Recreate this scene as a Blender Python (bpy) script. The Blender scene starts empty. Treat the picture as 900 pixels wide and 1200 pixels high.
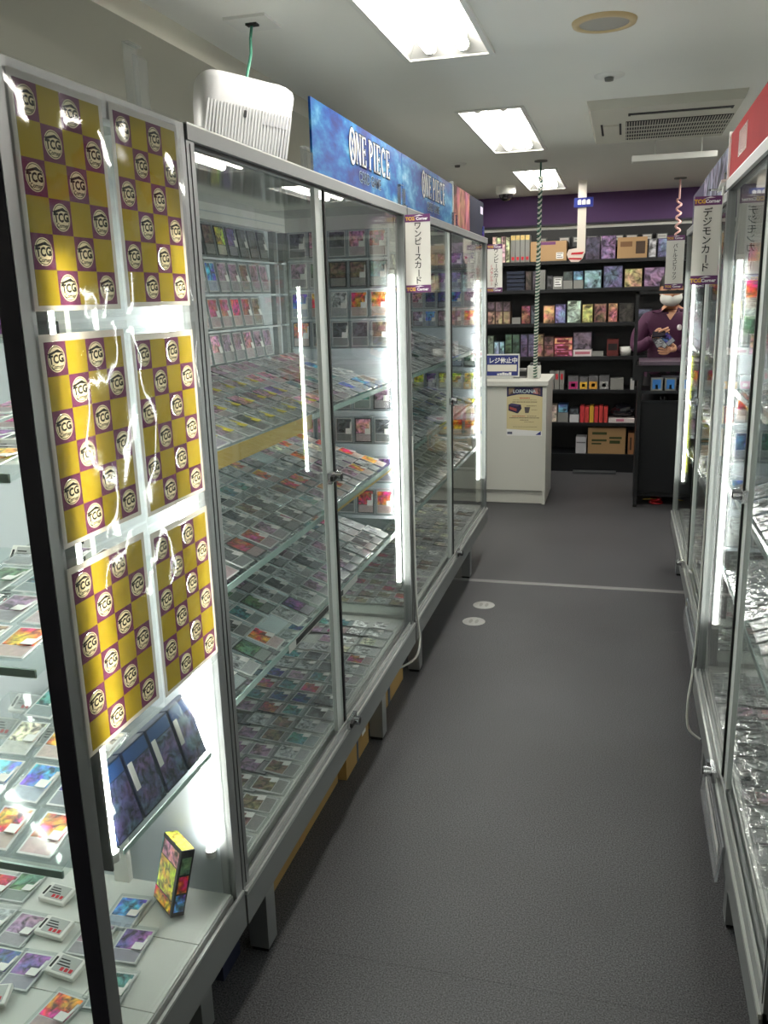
import bpy, bmesh, math, random
from mathutils import Vector, Matrix
from mathutils.bvhtree import BVHTree

sc = bpy.context.scene
COL = sc.collection
rnd = random.Random(7)

# ------------------------------------------------------------------ camera
F_PX = 1008.28
CAM = Vector((0, 0, 1.5))
def _calib():
    import numpy as np
    a = np.array((731 - 450., 341 - 600.)); b = np.array((565 - 450., 4650 - 600.))
    f = math.sqrt(-(a @ b))
    Y = np.array([a[0], a[1], f]); Y /= np.linalg.norm(Y)
    Z = -np.array([b[0], b[1], f]); Z /= np.linalg.norm(Z)
    Z = Z - (Z @ Y) * Y; Z /= np.linalg.norm(Z)
    return f, np.array([np.cross(Y, Z), Y, Z])
F_PX, RW = _calib()
cam_d = bpy.data.cameras.new('camera')
cam = bpy.data.objects.new('camera', cam_d)
COL.objects.link(cam)
cam_d.sensor_fit = 'VERTICAL'
cam_d.sensor_height = 36.0
cam_d.lens = F_PX / 1200.0 * 36.0
cam_d.clip_start = 0.02
_m = Matrix(((RW[0][0], -RW[0][1], -RW[0][2], CAM.x),
             (RW[1][0], -RW[1][1], -RW[1][2], CAM.y),
             (RW[2][0], -RW[2][1], -RW[2][2], CAM.z),
             (0, 0, 0, 1)))
cam.matrix_world = _m
sc.camera = cam

def at(px, py, Y):
    """point of the depth plane y = Y under a photograph pixel"""
    d = RW @ [px - 450.0, py - 600.0, F_PX]
    t = Y / d[1]
    return Vector((d[0] * t, Y, d[2] * t + 1.5))
def project(p):
    v = RW.T @ [p[0], p[1], p[2] - 1.5]
    return 450 + F_PX * v[0] / v[2], 600 + F_PX * v[1] / v[2], v[2]

# ------------------------------------------------------------------ world, exposure
w = bpy.data.worlds.new('world'); sc.world = w; w.use_nodes = True
w.node_tree.nodes['Background'].inputs[0].default_value = (0.5, 0.52, 0.55, 1)
w.node_tree.nodes['Background'].inputs[1].default_value = 0.05
vs = sc.view_settings
vs.view_transform = 'Standard'; vs.look = 'None'; vs.gamma = 1.0; vs.use_curve_mapping = False
vs.exposure = 0.72
TUBE_E = 25.0         # ceiling fluorescent tubes
LED_E = 34.0           # show case LED sticks
sc.cycles.max_bounces = 10
sc.cycles.diffuse_bounces = 6
sc.cycles.glossy_bounces = 4
sc.cycles.transparent_max_bounces = 40
sc.cycles.sample_clamp_indirect = 4.0
sc.cycles.caustics_reflective = False
sc.cycles.caustics_refractive = False

# ------------------------------------------------------------------ materials
def s2l(c):
    return tuple(((v / 12.92) if v <= 0.04045 else ((v + 0.055) / 1.055) ** 2.4) for v in c[:3]) + (1.0,)
def hexc(h):
    return tuple(int(h[i:i + 2], 16) / 255 for i in (0, 2, 4))
MATS = {}
def mat(name, c, rough=0.5, metal=0.0, spec=0.5, coat=0.0, coat_r=0.05, emit=None, estr=0.0, bump=0.0, bscale=60, vary=0.0):
    if name in MATS: return MATS[name]
    if isinstance(c, str): c = hexc(c)
    m = bpy.data.materials.new(name); m.use_nodes = True
    nt = m.node_tree; b = nt.nodes['Principled BSDF']
    b.inputs['Base Color'].default_value = s2l(c)
    b.inputs['Roughness'].default_value = rough
    b.inputs['Metallic'].default_value = metal
    b.inputs['Specular IOR Level'].default_value = spec
    b.inputs['Coat Weight'].default_value = coat
    b.inputs['Coat Roughness'].default_value = coat_r
    if emit is not None:
        b.inputs['Emission Color'].default_value = s2l(emit)
        b.inputs['Emission Strength'].default_value = estr
    if bump or vary:
        geo = nt.nodes.new('ShaderNodeNewGeometry')
        n = nt.nodes.new('ShaderNodeTexNoise'); n.inputs['Scale'].default_value = bscale; n.inputs['Detail'].default_value = 4
        nt.links.new(geo.outputs['Position'], n.inputs['Vector'])
        if bump:
            bp = nt.nodes.new('ShaderNodeBump'); bp.inputs['Strength'].default_value = bump; bp.inputs['Distance'].default_value = 0.004
            nt.links.new(n.outputs['Fac'], bp.inputs['Height']); nt.links.new(bp.outputs['Normal'], b.inputs['Normal'])
        if vary:
            mx = nt.nodes.new('ShaderNodeMix'); mx.data_type = 'RGBA'
            l = s2l(c)
            mx.inputs[6].default_value = tuple(v * (1 - vary) for v in l[:3]) + (1,)
            mx.inputs[7].default_value = tuple(min(1, v * (1 + vary)) for v in l[:3]) + (1,)
            nt.links.new(n.outputs['Fac'], mx.inputs[0]); nt.links.new(mx.outputs[2], b.inputs['Base Color'])
    MATS[name] = m
    return m

def clear_mat(name, tint=(0.96, 0.98, 0.97), refl=1.0, rough=0.0, haze=0.0, hazec=(0.8, 0.85, 0.85), bump=0.0, bscale=20, ior=1.5):
    """thin clear sheet: light passes straight through, the surface mirrors by Fresnel"""
    m = bpy.data.materials.new(name); m.use_nodes = True
    nt = m.node_tree; nt.nodes.clear()
    out = nt.nodes.new('ShaderNodeOutputMaterial')
    tr = nt.nodes.new('ShaderNodeBsdfTransparent'); tr.inputs[0].default_value = (*tint, 1)
    gl = nt.nodes.new('ShaderNodeBsdfGlossy'); gl.inputs['Roughness'].default_value = rough
    fr = nt.nodes.new('ShaderNodeLayerWeight'); fr.inputs['Blend'].default_value = 0.5
    pw = nt.nodes.new('ShaderNodeMath'); pw.operation = 'POWER'; pw.inputs[1].default_value = 5.0
    nt.links.new(fr.outputs['Facing'], pw.inputs[0])
    sch = nt.nodes.new('ShaderNodeMath'); sch.operation = 'MULTIPLY_ADD'; sch.inputs[1].default_value = 0.965; sch.inputs[2].default_value = 0.035
    nt.links.new(pw.outputs[0], sch.inputs[0])
    mx = nt.nodes.new('ShaderNodeMixShader')
    mul = nt.nodes.new('ShaderNodeMath'); mul.operation = 'MULTIPLY'; mul.inputs[1].default_value = refl; mul.use_clamp = True
    nt.links.new(sch.outputs[0], mul.inputs[0]); nt.links.new(mul.outputs[0], mx.inputs[0])
    base = tr.outputs[0]
    if haze:
        df = nt.nodes.new('ShaderNodeBsdfDiffuse'); df.inputs[0].default_value = (*hazec, 1)
        h = nt.nodes.new('ShaderNodeMixShader'); h.inputs[0].default_value = haze
        nt.links.new(tr.outputs[0], h.inputs[1]); nt.links.new(df.outputs[0], h.inputs[2]); base = h.outputs[0]
    nt.links.new(base, mx.inputs[1]); nt.links.new(gl.outputs[0], mx.inputs[2])
    if bump:
        geo = nt.nodes.new('ShaderNodeNewGeometry')
        n = nt.nodes.new('ShaderNodeTexNoise'); n.inputs['Scale'].default_value = bscale; n.inputs['Detail'].default_value = 2
        bp = nt.nodes.new('ShaderNodeBump'); bp.inputs['Strength'].default_value = bump; bp.inputs['Distance'].default_value = 0.01
        nt.links.new(geo.outputs['Position'], n.inputs['Vector']); nt.links.new(n.outputs['Fac'], bp.inputs['Height'])
        nt.links.new(bp.outputs['Normal'], gl.inputs['Normal']); nt.links.new(bp.outputs['Normal'], fr.inputs['Normal'])
    nt.links.new(mx.outputs[0], out.inputs[0])
    MATS[name] = m
    return m

def art_mat(name, source, gain=1.0, text=False, rough=0.28, coat=0.6, sat=1.0, wrinkle=0.0, ascale=48):
    """printed picture: blotches of related hues around one colour, each island or object with its own pattern"""
    m = bpy.data.materials.new(name); m.use_nodes = True
    nt = m.node_tree; b = nt.nodes['Principled BSDF']; L = nt.links.new
    N = nt.nodes.new
    geo = N('ShaderNodeNewGeometry'); oi = N('ShaderNodeObjectInfo')
    add = N('ShaderNodeMath'); add.operation = 'ADD'
    L(geo.outputs['Random Per Island'], add.inputs[0]); L(oi.outputs['Random'], add.inputs[1])
    off = N('ShaderNodeMath'); off.operation = 'MULTIPLY'; off.inputs[1].default_value = 37.0
    L(add.outputs[0], off.inputs[0])
    n1 = N('ShaderNodeTexNoise'); n1.noise_dimensions = '4D'; n1.inputs['Scale'].default_value = ascale if not text else 120
    n1.inputs['Detail'].default_value = 3; n1.inputs['Distortion'].default_value = 1.2 if not text else 0
    n2 = N('ShaderNodeTexNoise'); n2.noise_dimensions = '4D'; n2.inputs['Scale'].default_value = ascale * 0.6
    for n in (n1, n2):
        L(geo.outputs['Position'], n.inputs['Vector']); L(off.outputs[0], n.inputs['W'])
    if source == 'object':
        col = oi.outputs['Color']
    else:
        at_ = N('ShaderNodeAttribute'); at_.attribute_name = 'Col'; col = at_.outputs['Color']
    ramp = N('ShaderNodeMapRange'); ramp.inputs[1].default_value = 0.36; ramp.inputs[2].default_value = 0.64
    ramp.inputs[3].default_value = 0.18 if not text else 0.8; ramp.inputs[4].default_value = 2.0 if not text else 1.15
    L(n1.outputs['Fac'], ramp.inputs[0])
    hue = N('ShaderNodeMapRange'); hue.inputs[1].default_value = 0.35; hue.inputs[2].default_value = 0.65
    hue.inputs[3].default_value = 0.42 if not text else 0.48; hue.inputs[4].default_value = 0.58 if not text else 0.52
    L(n2.outputs['Fac'], hue.inputs[0])
    hs = N('ShaderNodeHueSaturation'); L(col, hs.inputs['Color']); L(hue.outputs[0], hs.inputs['Hue'])
    hs.inputs['Saturation'].default_value = sat * (1.05 if not text else 0.5)
    mul = N('ShaderNodeMath'); mul.operation = 'MULTIPLY'; mul.inputs[1].default_value = gain
    L(ramp.outputs[0], mul.inputs[0]); L(mul.outputs[0], hs.inputs['Value'])
    res = hs.outputs['Color']
    if text:
        mx = N('ShaderNodeMix'); mx.data_type = 'RGBA'; mx.inputs[0].default_value = 0.45
        L(res, mx.inputs[6]); mx.inputs[7].default_value = s2l((0.72, 0.73, 0.74)); res = mx.outputs[2]
    L(res, b.inputs['Base Color'])
    b.inputs['Roughness'].default_value = rough
    b.inputs['Coat Weight'].default_value = coat; b.inputs['Coat Roughness'].default_value = 0.06
    if wrinkle:
        nb = N('ShaderNodeTexNoise'); nb.inputs['Scale'].default_value = 38; nb.inputs['Detail'].default_value = 2
        nb.noise_dimensions = '4D'; L(geo.outputs['Position'], nb.inputs['Vector']); L(off.outputs[0], nb.inputs['W'])
        bp = N('ShaderNodeBump'); bp.inputs['Strength'].default_value = wrinkle; bp.inputs['Distance'].default_value = 0.01
        L(nb.outputs['Fac'], bp.inputs['Height']); L(bp.outputs['Normal'], b.inputs['Coat Normal']); L(bp.outputs['Normal'], b.inputs['Normal'])
    MATS[name] = m
    return m

ALU = mat('brushed_aluminium', (0.60, 0.61, 0.61), rough=0.38, metal=0.6, vary=0.03, bscale=14)
ALU_L = mat('bright_aluminium_edge', (0.80, 0.81, 0.80), rough=0.3, metal=0.6)
RAILM = mat('grey_rail_paint', (0.55, 0.56, 0.56), rough=0.42, metal=0.35)
POST_SHADE = mat('post_shade_violet', (0.16, 0.145, 0.20), rough=0.45)  # shade of the unlit post face, put into the colour
BLACK = mat('black_rubber', (0.03, 0.03, 0.035), rough=0.5)
WHITE = mat('white_laminate', (0.86, 0.86, 0.83), rough=0.4)
CBOARD = mat('case_board_white', (0.82, 0.83, 0.81), rough=0.35, coat=0.2)
CBACK = mat('case_back_grey', (0.74, 0.77, 0.79), rough=0.4)
PLASTIC = mat('white_plastic', (0.88, 0.88, 0.86), rough=0.35)
CHROME = mat('chrome_lock', (0.75, 0.75, 0.76), rough=0.18, metal=1.0)
GLASS = clear_mat('show_case_glass', tint=(0.965, 0.985, 0.975), refl=0.9)
GEDGE = mat('glass_edge_green', (0.76, 0.86, 0.84), rough=0.15, coat=0.5)
SHELFG = clear_mat('shelf_glass', tint=(0.93, 0.965, 0.955), refl=0.6)
FILM = clear_mat('clear_sleeve_film', tint=(0.97, 0.97, 0.97), refl=1.6, rough=0.06, haze=0.05, bump=0.25, bscale=9)
ACRYL = clear_mat('clear_acrylic', tint=(0.93, 0.94, 0.94), refl=1.6, rough=0.03, haze=0.08)
HOLDER = clear_mat('card_holder_plastic', tint=(0.95, 0.965, 0.965), refl=1.0, rough=0.10, haze=0.07, hazec=(0.70, 0.74, 0.74))
BAGFILM = clear_mat('wrinkled_bag_film', tint=(0.97, 0.97, 0.97), refl=4.0, rough=0.07, haze=0.10, bump=1.0, bscale=30)
LED = mat('led_tube_white', (1, 1, 1), emit=(1.0, 1.0, 0.97), estr=LED_E)
TUBE = mat('fluorescent_tube', (1, 1, 1), emit=(1.0, 0.985, 0.95), estr=TUBE_E)
TAGW = mat('price_label_white', (0.90, 0.90, 0.89), rough=0.5)
ART_I = art_mat('card_art', 'object')
TXT_I = art_mat('card_text_panel', 'object', text=True)
ART_B = art_mat('box_art', 'object', ascale=17, rough=0.35, coat=0.3, sat=0.72, gain=0.9)
ART_M = art_mat('matte_board_art', 'object', ascale=9, rough=0.7, coat=0.0)
ART_M.node_tree.nodes['Principled BSDF'].inputs['Specular IOR Level'].default_value = 0.1
ART_S = art_mat('card_art_massed', 'attr')
TXT_S = art_mat('card_text_massed', 'attr', text=True)
ART_P = art_mat('bag_art', 'object', wrinkle=0.9, rough=0.12, coat=1.0, sat=0.75)
TXT_P = art_mat('bag_text', 'object', wrinkle=0.9, text=True, rough=0.12, coat=1.0)
ART_PS = art_mat('bag_art_massed', 'attr', wrinkle=0.9, rough=0.12, coat=1.0, sat=0.75)
TXT_PS = art_mat('bag_text_massed', 'attr', wrinkle=0.9, text=True, rough=0.12, coat=1.0)
BORD_L = mat('card_border_pale', (0.88, 0.88, 0.88), rough=0.3, coat=0.5)
BORD_D = mat('card_border_dark', (0.16, 0.16, 0.18), rough=0.3, coat=0.5)
YEL = mat('yellow_strip', (0.74, 0.63, 0.27), rough=0.45)
PURPLE = mat('tag_purple', (0.40, 0.20, 0.40), rough=0.5)
INK = mat('black_ink', (0.05, 0.05, 0.06), rough=0.6)
REDINK = mat('red_ink', (0.75, 0.12, 0.18), rough=0.6)
WINK = mat('white_ink', (0.94, 0.94, 0.94), rough=0.5)
KRAFT = mat('kraft_cardboard', (0.66, 0.53, 0.37), rough=0.75, vary=0.06, bscale=25)
BLKF = mat('black_shelf_paint', (0.055, 0.06, 0.075), rough=0.45)

def floor_material():
    m = bpy.data.materials.new('grey_flecked_flooring'); m.use_nodes = True
    nt = m.node_tree; b = nt.nodes['Principled BSDF']; L = nt.links.new
    geo = nt.nodes.new('ShaderNodeNewGeometry')
    n = nt.nodes.new('ShaderNodeTexNoise'); n.inputs['Scale'].default_value = 270; n.inputs['Detail'].default_value = 3
    n3 = nt.nodes.new('ShaderNodeTexNoise'); n3.inputs['Scale'].default_value = 2.2; n3.inputs['Detail'].default_value = 3
    L(geo.outputs['Position'], n.inputs['Vector']); L(geo.outputs['Position'], n3.inputs['Vector'])
    r = nt.nodes.new('ShaderNodeValToRGB')
    r.color_ramp.elements[0].position = 0.34; r.color_ramp.elements[0].color = s2l((0.13, 0.13, 0.14))
    r.color_ramp.elements[1].position = 0.68; r.color_ramp.elements[1].color = s2l((0.40, 0.40, 0.415))
    L(n.outputs['Fac'], r.inputs[0])
    mr = nt.nodes.new('ShaderNodeMapRange'); mr.inputs[1].default_value = 0.3; mr.inputs[2].default_value = 0.7
    mr.inputs[3].default_value = 0.9; mr.inputs[4].default_value = 1.1; L(n3.outputs['Fac'], mr.inputs[0])
    hs = nt.nodes.new('ShaderNodeHueSaturation'); L(r.outputs[0], hs.inputs['Color']); L(mr.outputs[0], hs.inputs['Value'])
    L(hs.outputs[0], b.inputs['Base Color'])
    b.inputs['Roughness'].default_value = 0.5; b.inputs['Specular IOR Level'].default_value = 0.42
    bp = nt.nodes.new('ShaderNodeBump'); bp.inputs['Strength'].default_value = 0.02; bp.inputs['Distance'].default_value = 0.001
    L(n.outputs['Fac'], bp.inputs['Height']); L(bp.outputs['Normal'], b.inputs['Normal'])
    return m
FLOORM = floor_material()

def translucent_print(name, c, t=0.28):
    m = bpy.data.materials.new(name); m.use_nodes = True
    nt = m.node_tree; nt.nodes.clear()
    out = nt.nodes.new('ShaderNodeOutputMaterial')
    d = nt.nodes.new('ShaderNodeBsdfDiffuse'); d.inputs[0].default_value = s2l(c)
    tl = nt.nodes.new('ShaderNodeBsdfTranslucent'); tl.inputs[0].default_value = s2l((c[0], c[1] * .93, c[2] * .85))
    mx = nt.nodes.new('ShaderNodeMixShader'); mx.inputs[0].default_value = t
    nt.links.new(d.outputs[0], mx.inputs[1]); nt.links.new(tl.outputs[0], mx.inputs[2]); nt.links.new(mx.outputs[0], out.inputs[0])
    return m
P_WHITE = translucent_print('paper_white', (0.84, 0.84, 0.83))
P_YEL = translucent_print('print_yellow', (0.64, 0.57, 0.15))
P_PUR = translucent_print('print_purple', (0.42, 0.21, 0.35))
P_CREAM = translucent_print('print_cream', (0.86, 0.84, 0.72), 0.45)
P_BLACK = translucent_print('print_black', (0.07, 0.06, 0.06), 0.1)

# ------------------------------------------------------------------ mesh helpers
class MB:
    def __init__(s): s.v = []; s.f = []; s.m = []; s.c = []; s.col = None; s.sm = []
    def poly(s, pts, mi=0, smooth=False):
        n = len(s.v); s.v += [tuple(p) for p in pts]; s.f.append(tuple(range(n, n + len(pts)))); s.m.append(mi); s.c.append(s.col); s.sm.append(smooth)
    def mesh(s, vs_, fs_, mi=0, smooth=False):
        n = len(s.v); s.v += [tuple(p) for p in vs_]
        for f in fs_:
            s.f.append(tuple(i + n for i in f)); s.m.append(mi); s.c.append(s.col); s.sm.append(smooth)
    def box(s, a, b, mi=0, M=None):
        x0, y0, z0 = (min(a[i], b[i]) for i in range(3)); x1, y1, z1 = (max(a[i], b[i]) for i in range(3))
        p = [(x0, y0, z0), (x1, y0, z0), (x1, y1, z0), (x0, y1, z0), (x0, y0, z1), (x1, y0, z1), (x1, y1, z1), (x0, y1, z1)]
        if M is not None: p = [M @ Vector(q) for q in p]
        s.mesh(p, [(0, 3, 2, 1), (4, 5, 6, 7), (0, 1, 5, 4), (1, 2, 6, 5), (2, 3, 7, 6), (3, 0, 4, 7)], mi)
    def cyl(s, p0, p1, r, n=12, mi=0, r1=None, caps=True, smooth=True):
        p0 = Vector(p0); p1 = Vector(p1); d = (p1 - p0).normalized()
        u = d.orthogonal().normalized(); v = d.cross(u); r1 = r if r1 is None else r1
        vv = []
        for p, rr in ((p0, r), (p1, r1)):
            for i in range(n):
                a = 2 * math.pi * i / n; vv.append(p + u * rr * math.cos(a) + v * rr * math.sin(a))
        s.mesh(vv, [(i, (i + 1) % n, n + (i + 1) % n, n + i) for i in range(n)], mi, smooth)
        if caps:
            s.poly(vv[n:], mi); s.poly(list(reversed(vv[:n])), mi)
    def tube(s, pts, r, n=6, mi=0):
        pts = [Vector(p) for p in pts]; vv = []; K = len(pts); u = None
        for k in range(K):
            d = (pts[min(k + 1, K - 1)] - pts[max(k - 1, 0)]).normalized()
            u = d.orthogonal().normalized() if u is None else (u - d * u.dot(d)).normalized()
            v = d.cross(u)
            vv += [pts[k] + u * r * math.cos(2 * math.pi * i / n) + v * r * math.sin(2 * math.pi * i / n) for i in range(n)]
        s.mesh(vv, [(k * n + i, k * n + (i + 1) % n, (k + 1) * n + (i + 1) % n, (k + 1) * n + i) for k in range(K - 1) for i in range(n)], mi, True)
        s.poly(list(reversed(vv[:n])), mi); s.poly(vv[-n:], mi)
    def lathe(s, c, prof, n=20, mi=0, axis='z'):
        vv = []
        for r, h in prof:
            for i in range(n):
                a = 2 * math.pi * i / n; vv.append((c[0] + r * math.cos(a), c[1] + r * math.sin(a), c[2] + h))
        K = len(prof)
        s.mesh(vv, [(k * n + i, k * n + (i + 1) % n, (k + 1) * n + (i + 1) % n, (k + 1) * n + i) for k in range(K - 1) for i in range(n)], mi, True)
    def prism(s, outline, a, b, mi=0):
        """outline: list of points P(t)=f(u,v); a,b: functions mapping (u,v) to 3D at both ends"""
        n = len(outline); A = [a(*p) for p in outline]; B = [b(*p) for p in outline]
        s.mesh(A + B, [(i, (i + 1) % n, n + (i + 1) % n, n + i) for i in range(n)], mi)
        s.poly(list(reversed(A)), mi); s.poly(B, mi)
    def data(s, name, mats, origin=(0, 0, 0)):
        me = bpy.data.meshes.new(name)
        o = Vector(origin)
        me.from_pydata([tuple(Vector(p) - o) for p in s.v], [], s.f)
        if not isinstance(mats, (list, tuple)): mats = [mats]
        for m in mats: me.materials.append(m)
        me.polygons.foreach_set('material_index', s.m)
        me.polygons.foreach_set('use_smooth', s.sm)
        if any(c is not None for c in s.c):
            ca = me.color_attributes.new('Col', 'FLOAT_COLOR', 'CORNER')
            buf = []
            for f, c in zip(s.f, s.c):
                buf += list(c or (0.5, 0.5, 0.5, 1)) * len(f)
            ca.data.foreach_set('color', buf)
        me.validate(); me.update()
        return me
    def build(s, name, mats, parent=None, origin=None, bevel=0.0, seg=2):
        wo = wpos(parent) if parent is not None else Vector(origin if origin is not None else base_point(s.v))
        me = s.data(name, mats, wo)
        if bevel:
            bm = bmesh.new(); bm.from_mesh(me)
            bmesh.ops.remove_doubles(bm, verts=bm.verts, dist=1e-6)
            es = [e for e in bm.edges if len(e.link_faces) == 2 and e.calc_face_angle(0) > 0.6]
            bmesh.ops.bevel(bm, geom=es, offset=bevel, segments=seg, affect='EDGES', profile=0.6)
            bm.to_mesh(me); bm.free()
        ob = bpy.data.objects.new(name, me); COL.objects.link(ob)
        if parent is not None: ob.parent = parent
        else: ob.location = wo
        return ob
def base_point(vs_):
    xs = [p[0] for p in vs_]; ys = [p[1] for p in vs_]; zs = [p[2] for p in vs_]
    return Vector(((min(xs) + max(xs)) / 2, (min(ys) + max(ys)) / 2, min(zs)))
def wpos(o):
    p = Vector(o.location)
    while o.parent is not None:
        o = o.parent; p += Vector(o.location)
    return p
def tag(o, label=None, cat=None, group=None, kind=None):
    if label: o['label'] = label
    if cat: o['category'] = cat
    if group: o['group'] = group
    if kind: o['kind'] = kind
    return o
def thing(name, label, cat, loc, group=None):
    o = bpy.data.objects.new(name, None); o.empty_display_size = 0.05; COL.objects.link(o); o.location = loc
    return tag(o, label, cat, group)
def place(name, me, parent=None, M=None):
    o = bpy.data.objects.new(name, me); COL.objects.link(o)
    if M is not None: o.matrix_world = M
    if parent is not None: o.parent = parent
    return o
def frame(right, up, o):
    r = Vector(right).normalized(); u = Vector(up).normalized(); n = r.cross(u)
    return Matrix(((r.x, u.x, n.x, o[0]), (r.y, u.y, n.y, o[1]), (r.z, u.z, n.z, o[2]), (0, 0, 0, 1)))

_txt = {}
def text_geo(s, size=1.0, bold=0.0, ext=0.0):
    key = (s, bold, ext)
    if key not in _txt:
        cu = bpy.data.curves.new('lettering', 'FONT'); cu.body = s; cu.size = 1.0; cu.align_x = 'CENTER'; cu.align_y = 'CENTER'
        cu.offset = bold; cu.extrude = ext; cu.resolution_u = 2
        ob = bpy.data.objects.new('lettering', cu); COL.objects.link(ob)
        dg = bpy.context.evaluated_depsgraph_get(); dg.update()
        me = bpy.data.meshes.new_from_object(ob.evaluated_get(dg))
        _txt[key] = ([tuple(v.co) for v in me.vertices], [tuple(p.vertices) for p in me.polygons])
        bpy.data.objects.remove(ob); bpy.data.curves.remove(cu); bpy.data.meshes.remove(me)
    return _txt[key]
def add_text(mb, s, M, size, mi=0, sx=1.0, bold=0.0, rot=0.0):
    vs_, fs_ = text_geo(s, bold=bold)
    c, n = math.cos(rot), math.sin(rot)
    mb.mesh([M @ Vector(((x * c - y * n) * size * sx, (x * n + y * c) * size, 0)) for x, y, _ in vs_], fs_, mi)
def vtext(mb, s, M, size, pitch, mi=0, bold=0.01):
    n = len(s); y = (n - 1) * pitch / 2
    for ch in s:
        add_text(mb, '\u30fc' if ch == '\u30fc' else ch, M @ Matrix.Translation((0, y, 0)), size, mi, bold=bold, rot=-math.pi / 2 if ch == '\u30fc' else 0)
        y -= pitch

# ------------------------------------------------------------------ room shell
CEIL = 2.30
CEILM = mat('ceiling_paint', (0.93, 0.93, 0.905), rough=0.85, vary=0.02, bscale=3)
WALLM = mat('wall_paint_grey', (0.80, 0.80, 0.77), rough=0.85)
PURW = mat('purple_wall_paint', (0.33, 0.22, 0.40), rough=0.7, vary=0.05, bscale=4)
BEAMM = mat('beam_cream_paint', (0.84, 0.83, 0.77), rough=0.8)
X0, X1, Y0, Y1 = -3.4, 2.6, -1.6, 7.8
b = MB(); b.box((X0, Y0, -0.06), (X1, Y1, -0.004))
floor = tag(b.build('floor', mat('subfloor', (0.12, 0.12, 0.13), rough=0.9), origin=(0, 0, 0)), kind='structure')
seams = [Y0, 1.62, 3.85, 4.395]
for a, c in ((Y0, 1.62), (1.6208, 3.85), (3.8508, 4.385), (4.42, Y1)):
    b = MB(); b.box((X0, a, -0.004), (X1, c, 0)); b.build('flooring_sheet', FLOORM, parent=floor)
b = MB(); b.prism([(-0.018, 0.0), (0.018, 0.0), (0.012, 0.005), (-0.012, 0.005)], lambda u, v: (-1.35, 4.4025 + u, v), lambda u, v: (0.9, 4.4025 + u, v))
tag(b.build('floor_joint_strip', mat('steel_joint', (0.56, 0.56, 0.56), rough=0.5, metal=0.3)), 'pale metal joint strip running across the dark floor', 'floor strip', kind='thing')

FIX = []
for lx, rx in ((-0.745, -0.47), (0.72, 0.995), (-2.6, -2.325)):  # last pair is an unseen row added for illumination
    for ya, yb in ((-0.15, 1.05), (1.99, 3.192), (4.12, 5.325), (6.15, 7.30)):
        if ya < 0: continue
        FIX.append((lx, rx, ya, yb))
xs = sorted({X0, X1, *(f[0] for f in FIX), *(f[1] for f in FIX)}); ys = sorted({Y0, Y1, *(f[2] for f in FIX), *(f[3] for f in FIX)})
b = MB()
for i in range(len(xs) - 1):
    for j in range(len(ys) - 1):
        if any(abs(xs[i] - f[0]) < 1e-6 and abs(ys[j] - f[2]) < 1e-6 for f in FIX): continue
        b.box((xs[i], ys[j], CEIL), (xs[i + 1], ys[j + 1], CEIL + 0.10))
tag(b.build('ceiling', CEILM, origin=(0, 0, CEIL)), kind='structure')
b = MB(); b.box((X0, Y0, CEIL + 0.10), (X1, Y1, CEIL + 0.13)); tag(b.build('ceiling', CEILM, origin=(0, 0, CEIL + 0.1)), kind='structure')
b = MB(); b.box((-2.1, Y0, 2.232), (-1.296, Y1, CEIL)); tag(b.build('trim_1', BEAMM), kind='structure')
for nm, p, q in (('wall_left', (X0 - 0.1, Y0, 0), (X0, Y1, 2.43)), ('wall_right', (X1, Y0, 0), (X1 + 0.1, Y1, 2.43)),
                 ('wall_front', (X0 - 0.1, Y0 - 0.1, 0), (X1 + 0.1, Y0, 2.43))):
    b = MB(); b.box(p, q); tag(b.build(nm, WALLM), kind='structure')
b = MB(); b.box((X0, Y1, 0), (X1, Y1 + 0.1, 2.43)); tag(b.build('wall_back', WALLM), kind='structure')
b = MB(); b.box((X0, Y1 - 0.02, 2.065), (X1, Y1, CEIL)); b.box((X0, Y1 - 0.03, 2.05), (X1, Y1, 2.065), 1)
tag(b.build('trim_2', [PURW, mat('purple_wall_edge', (0.14, 0.11, 0.18))]), kind='structure')

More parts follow.
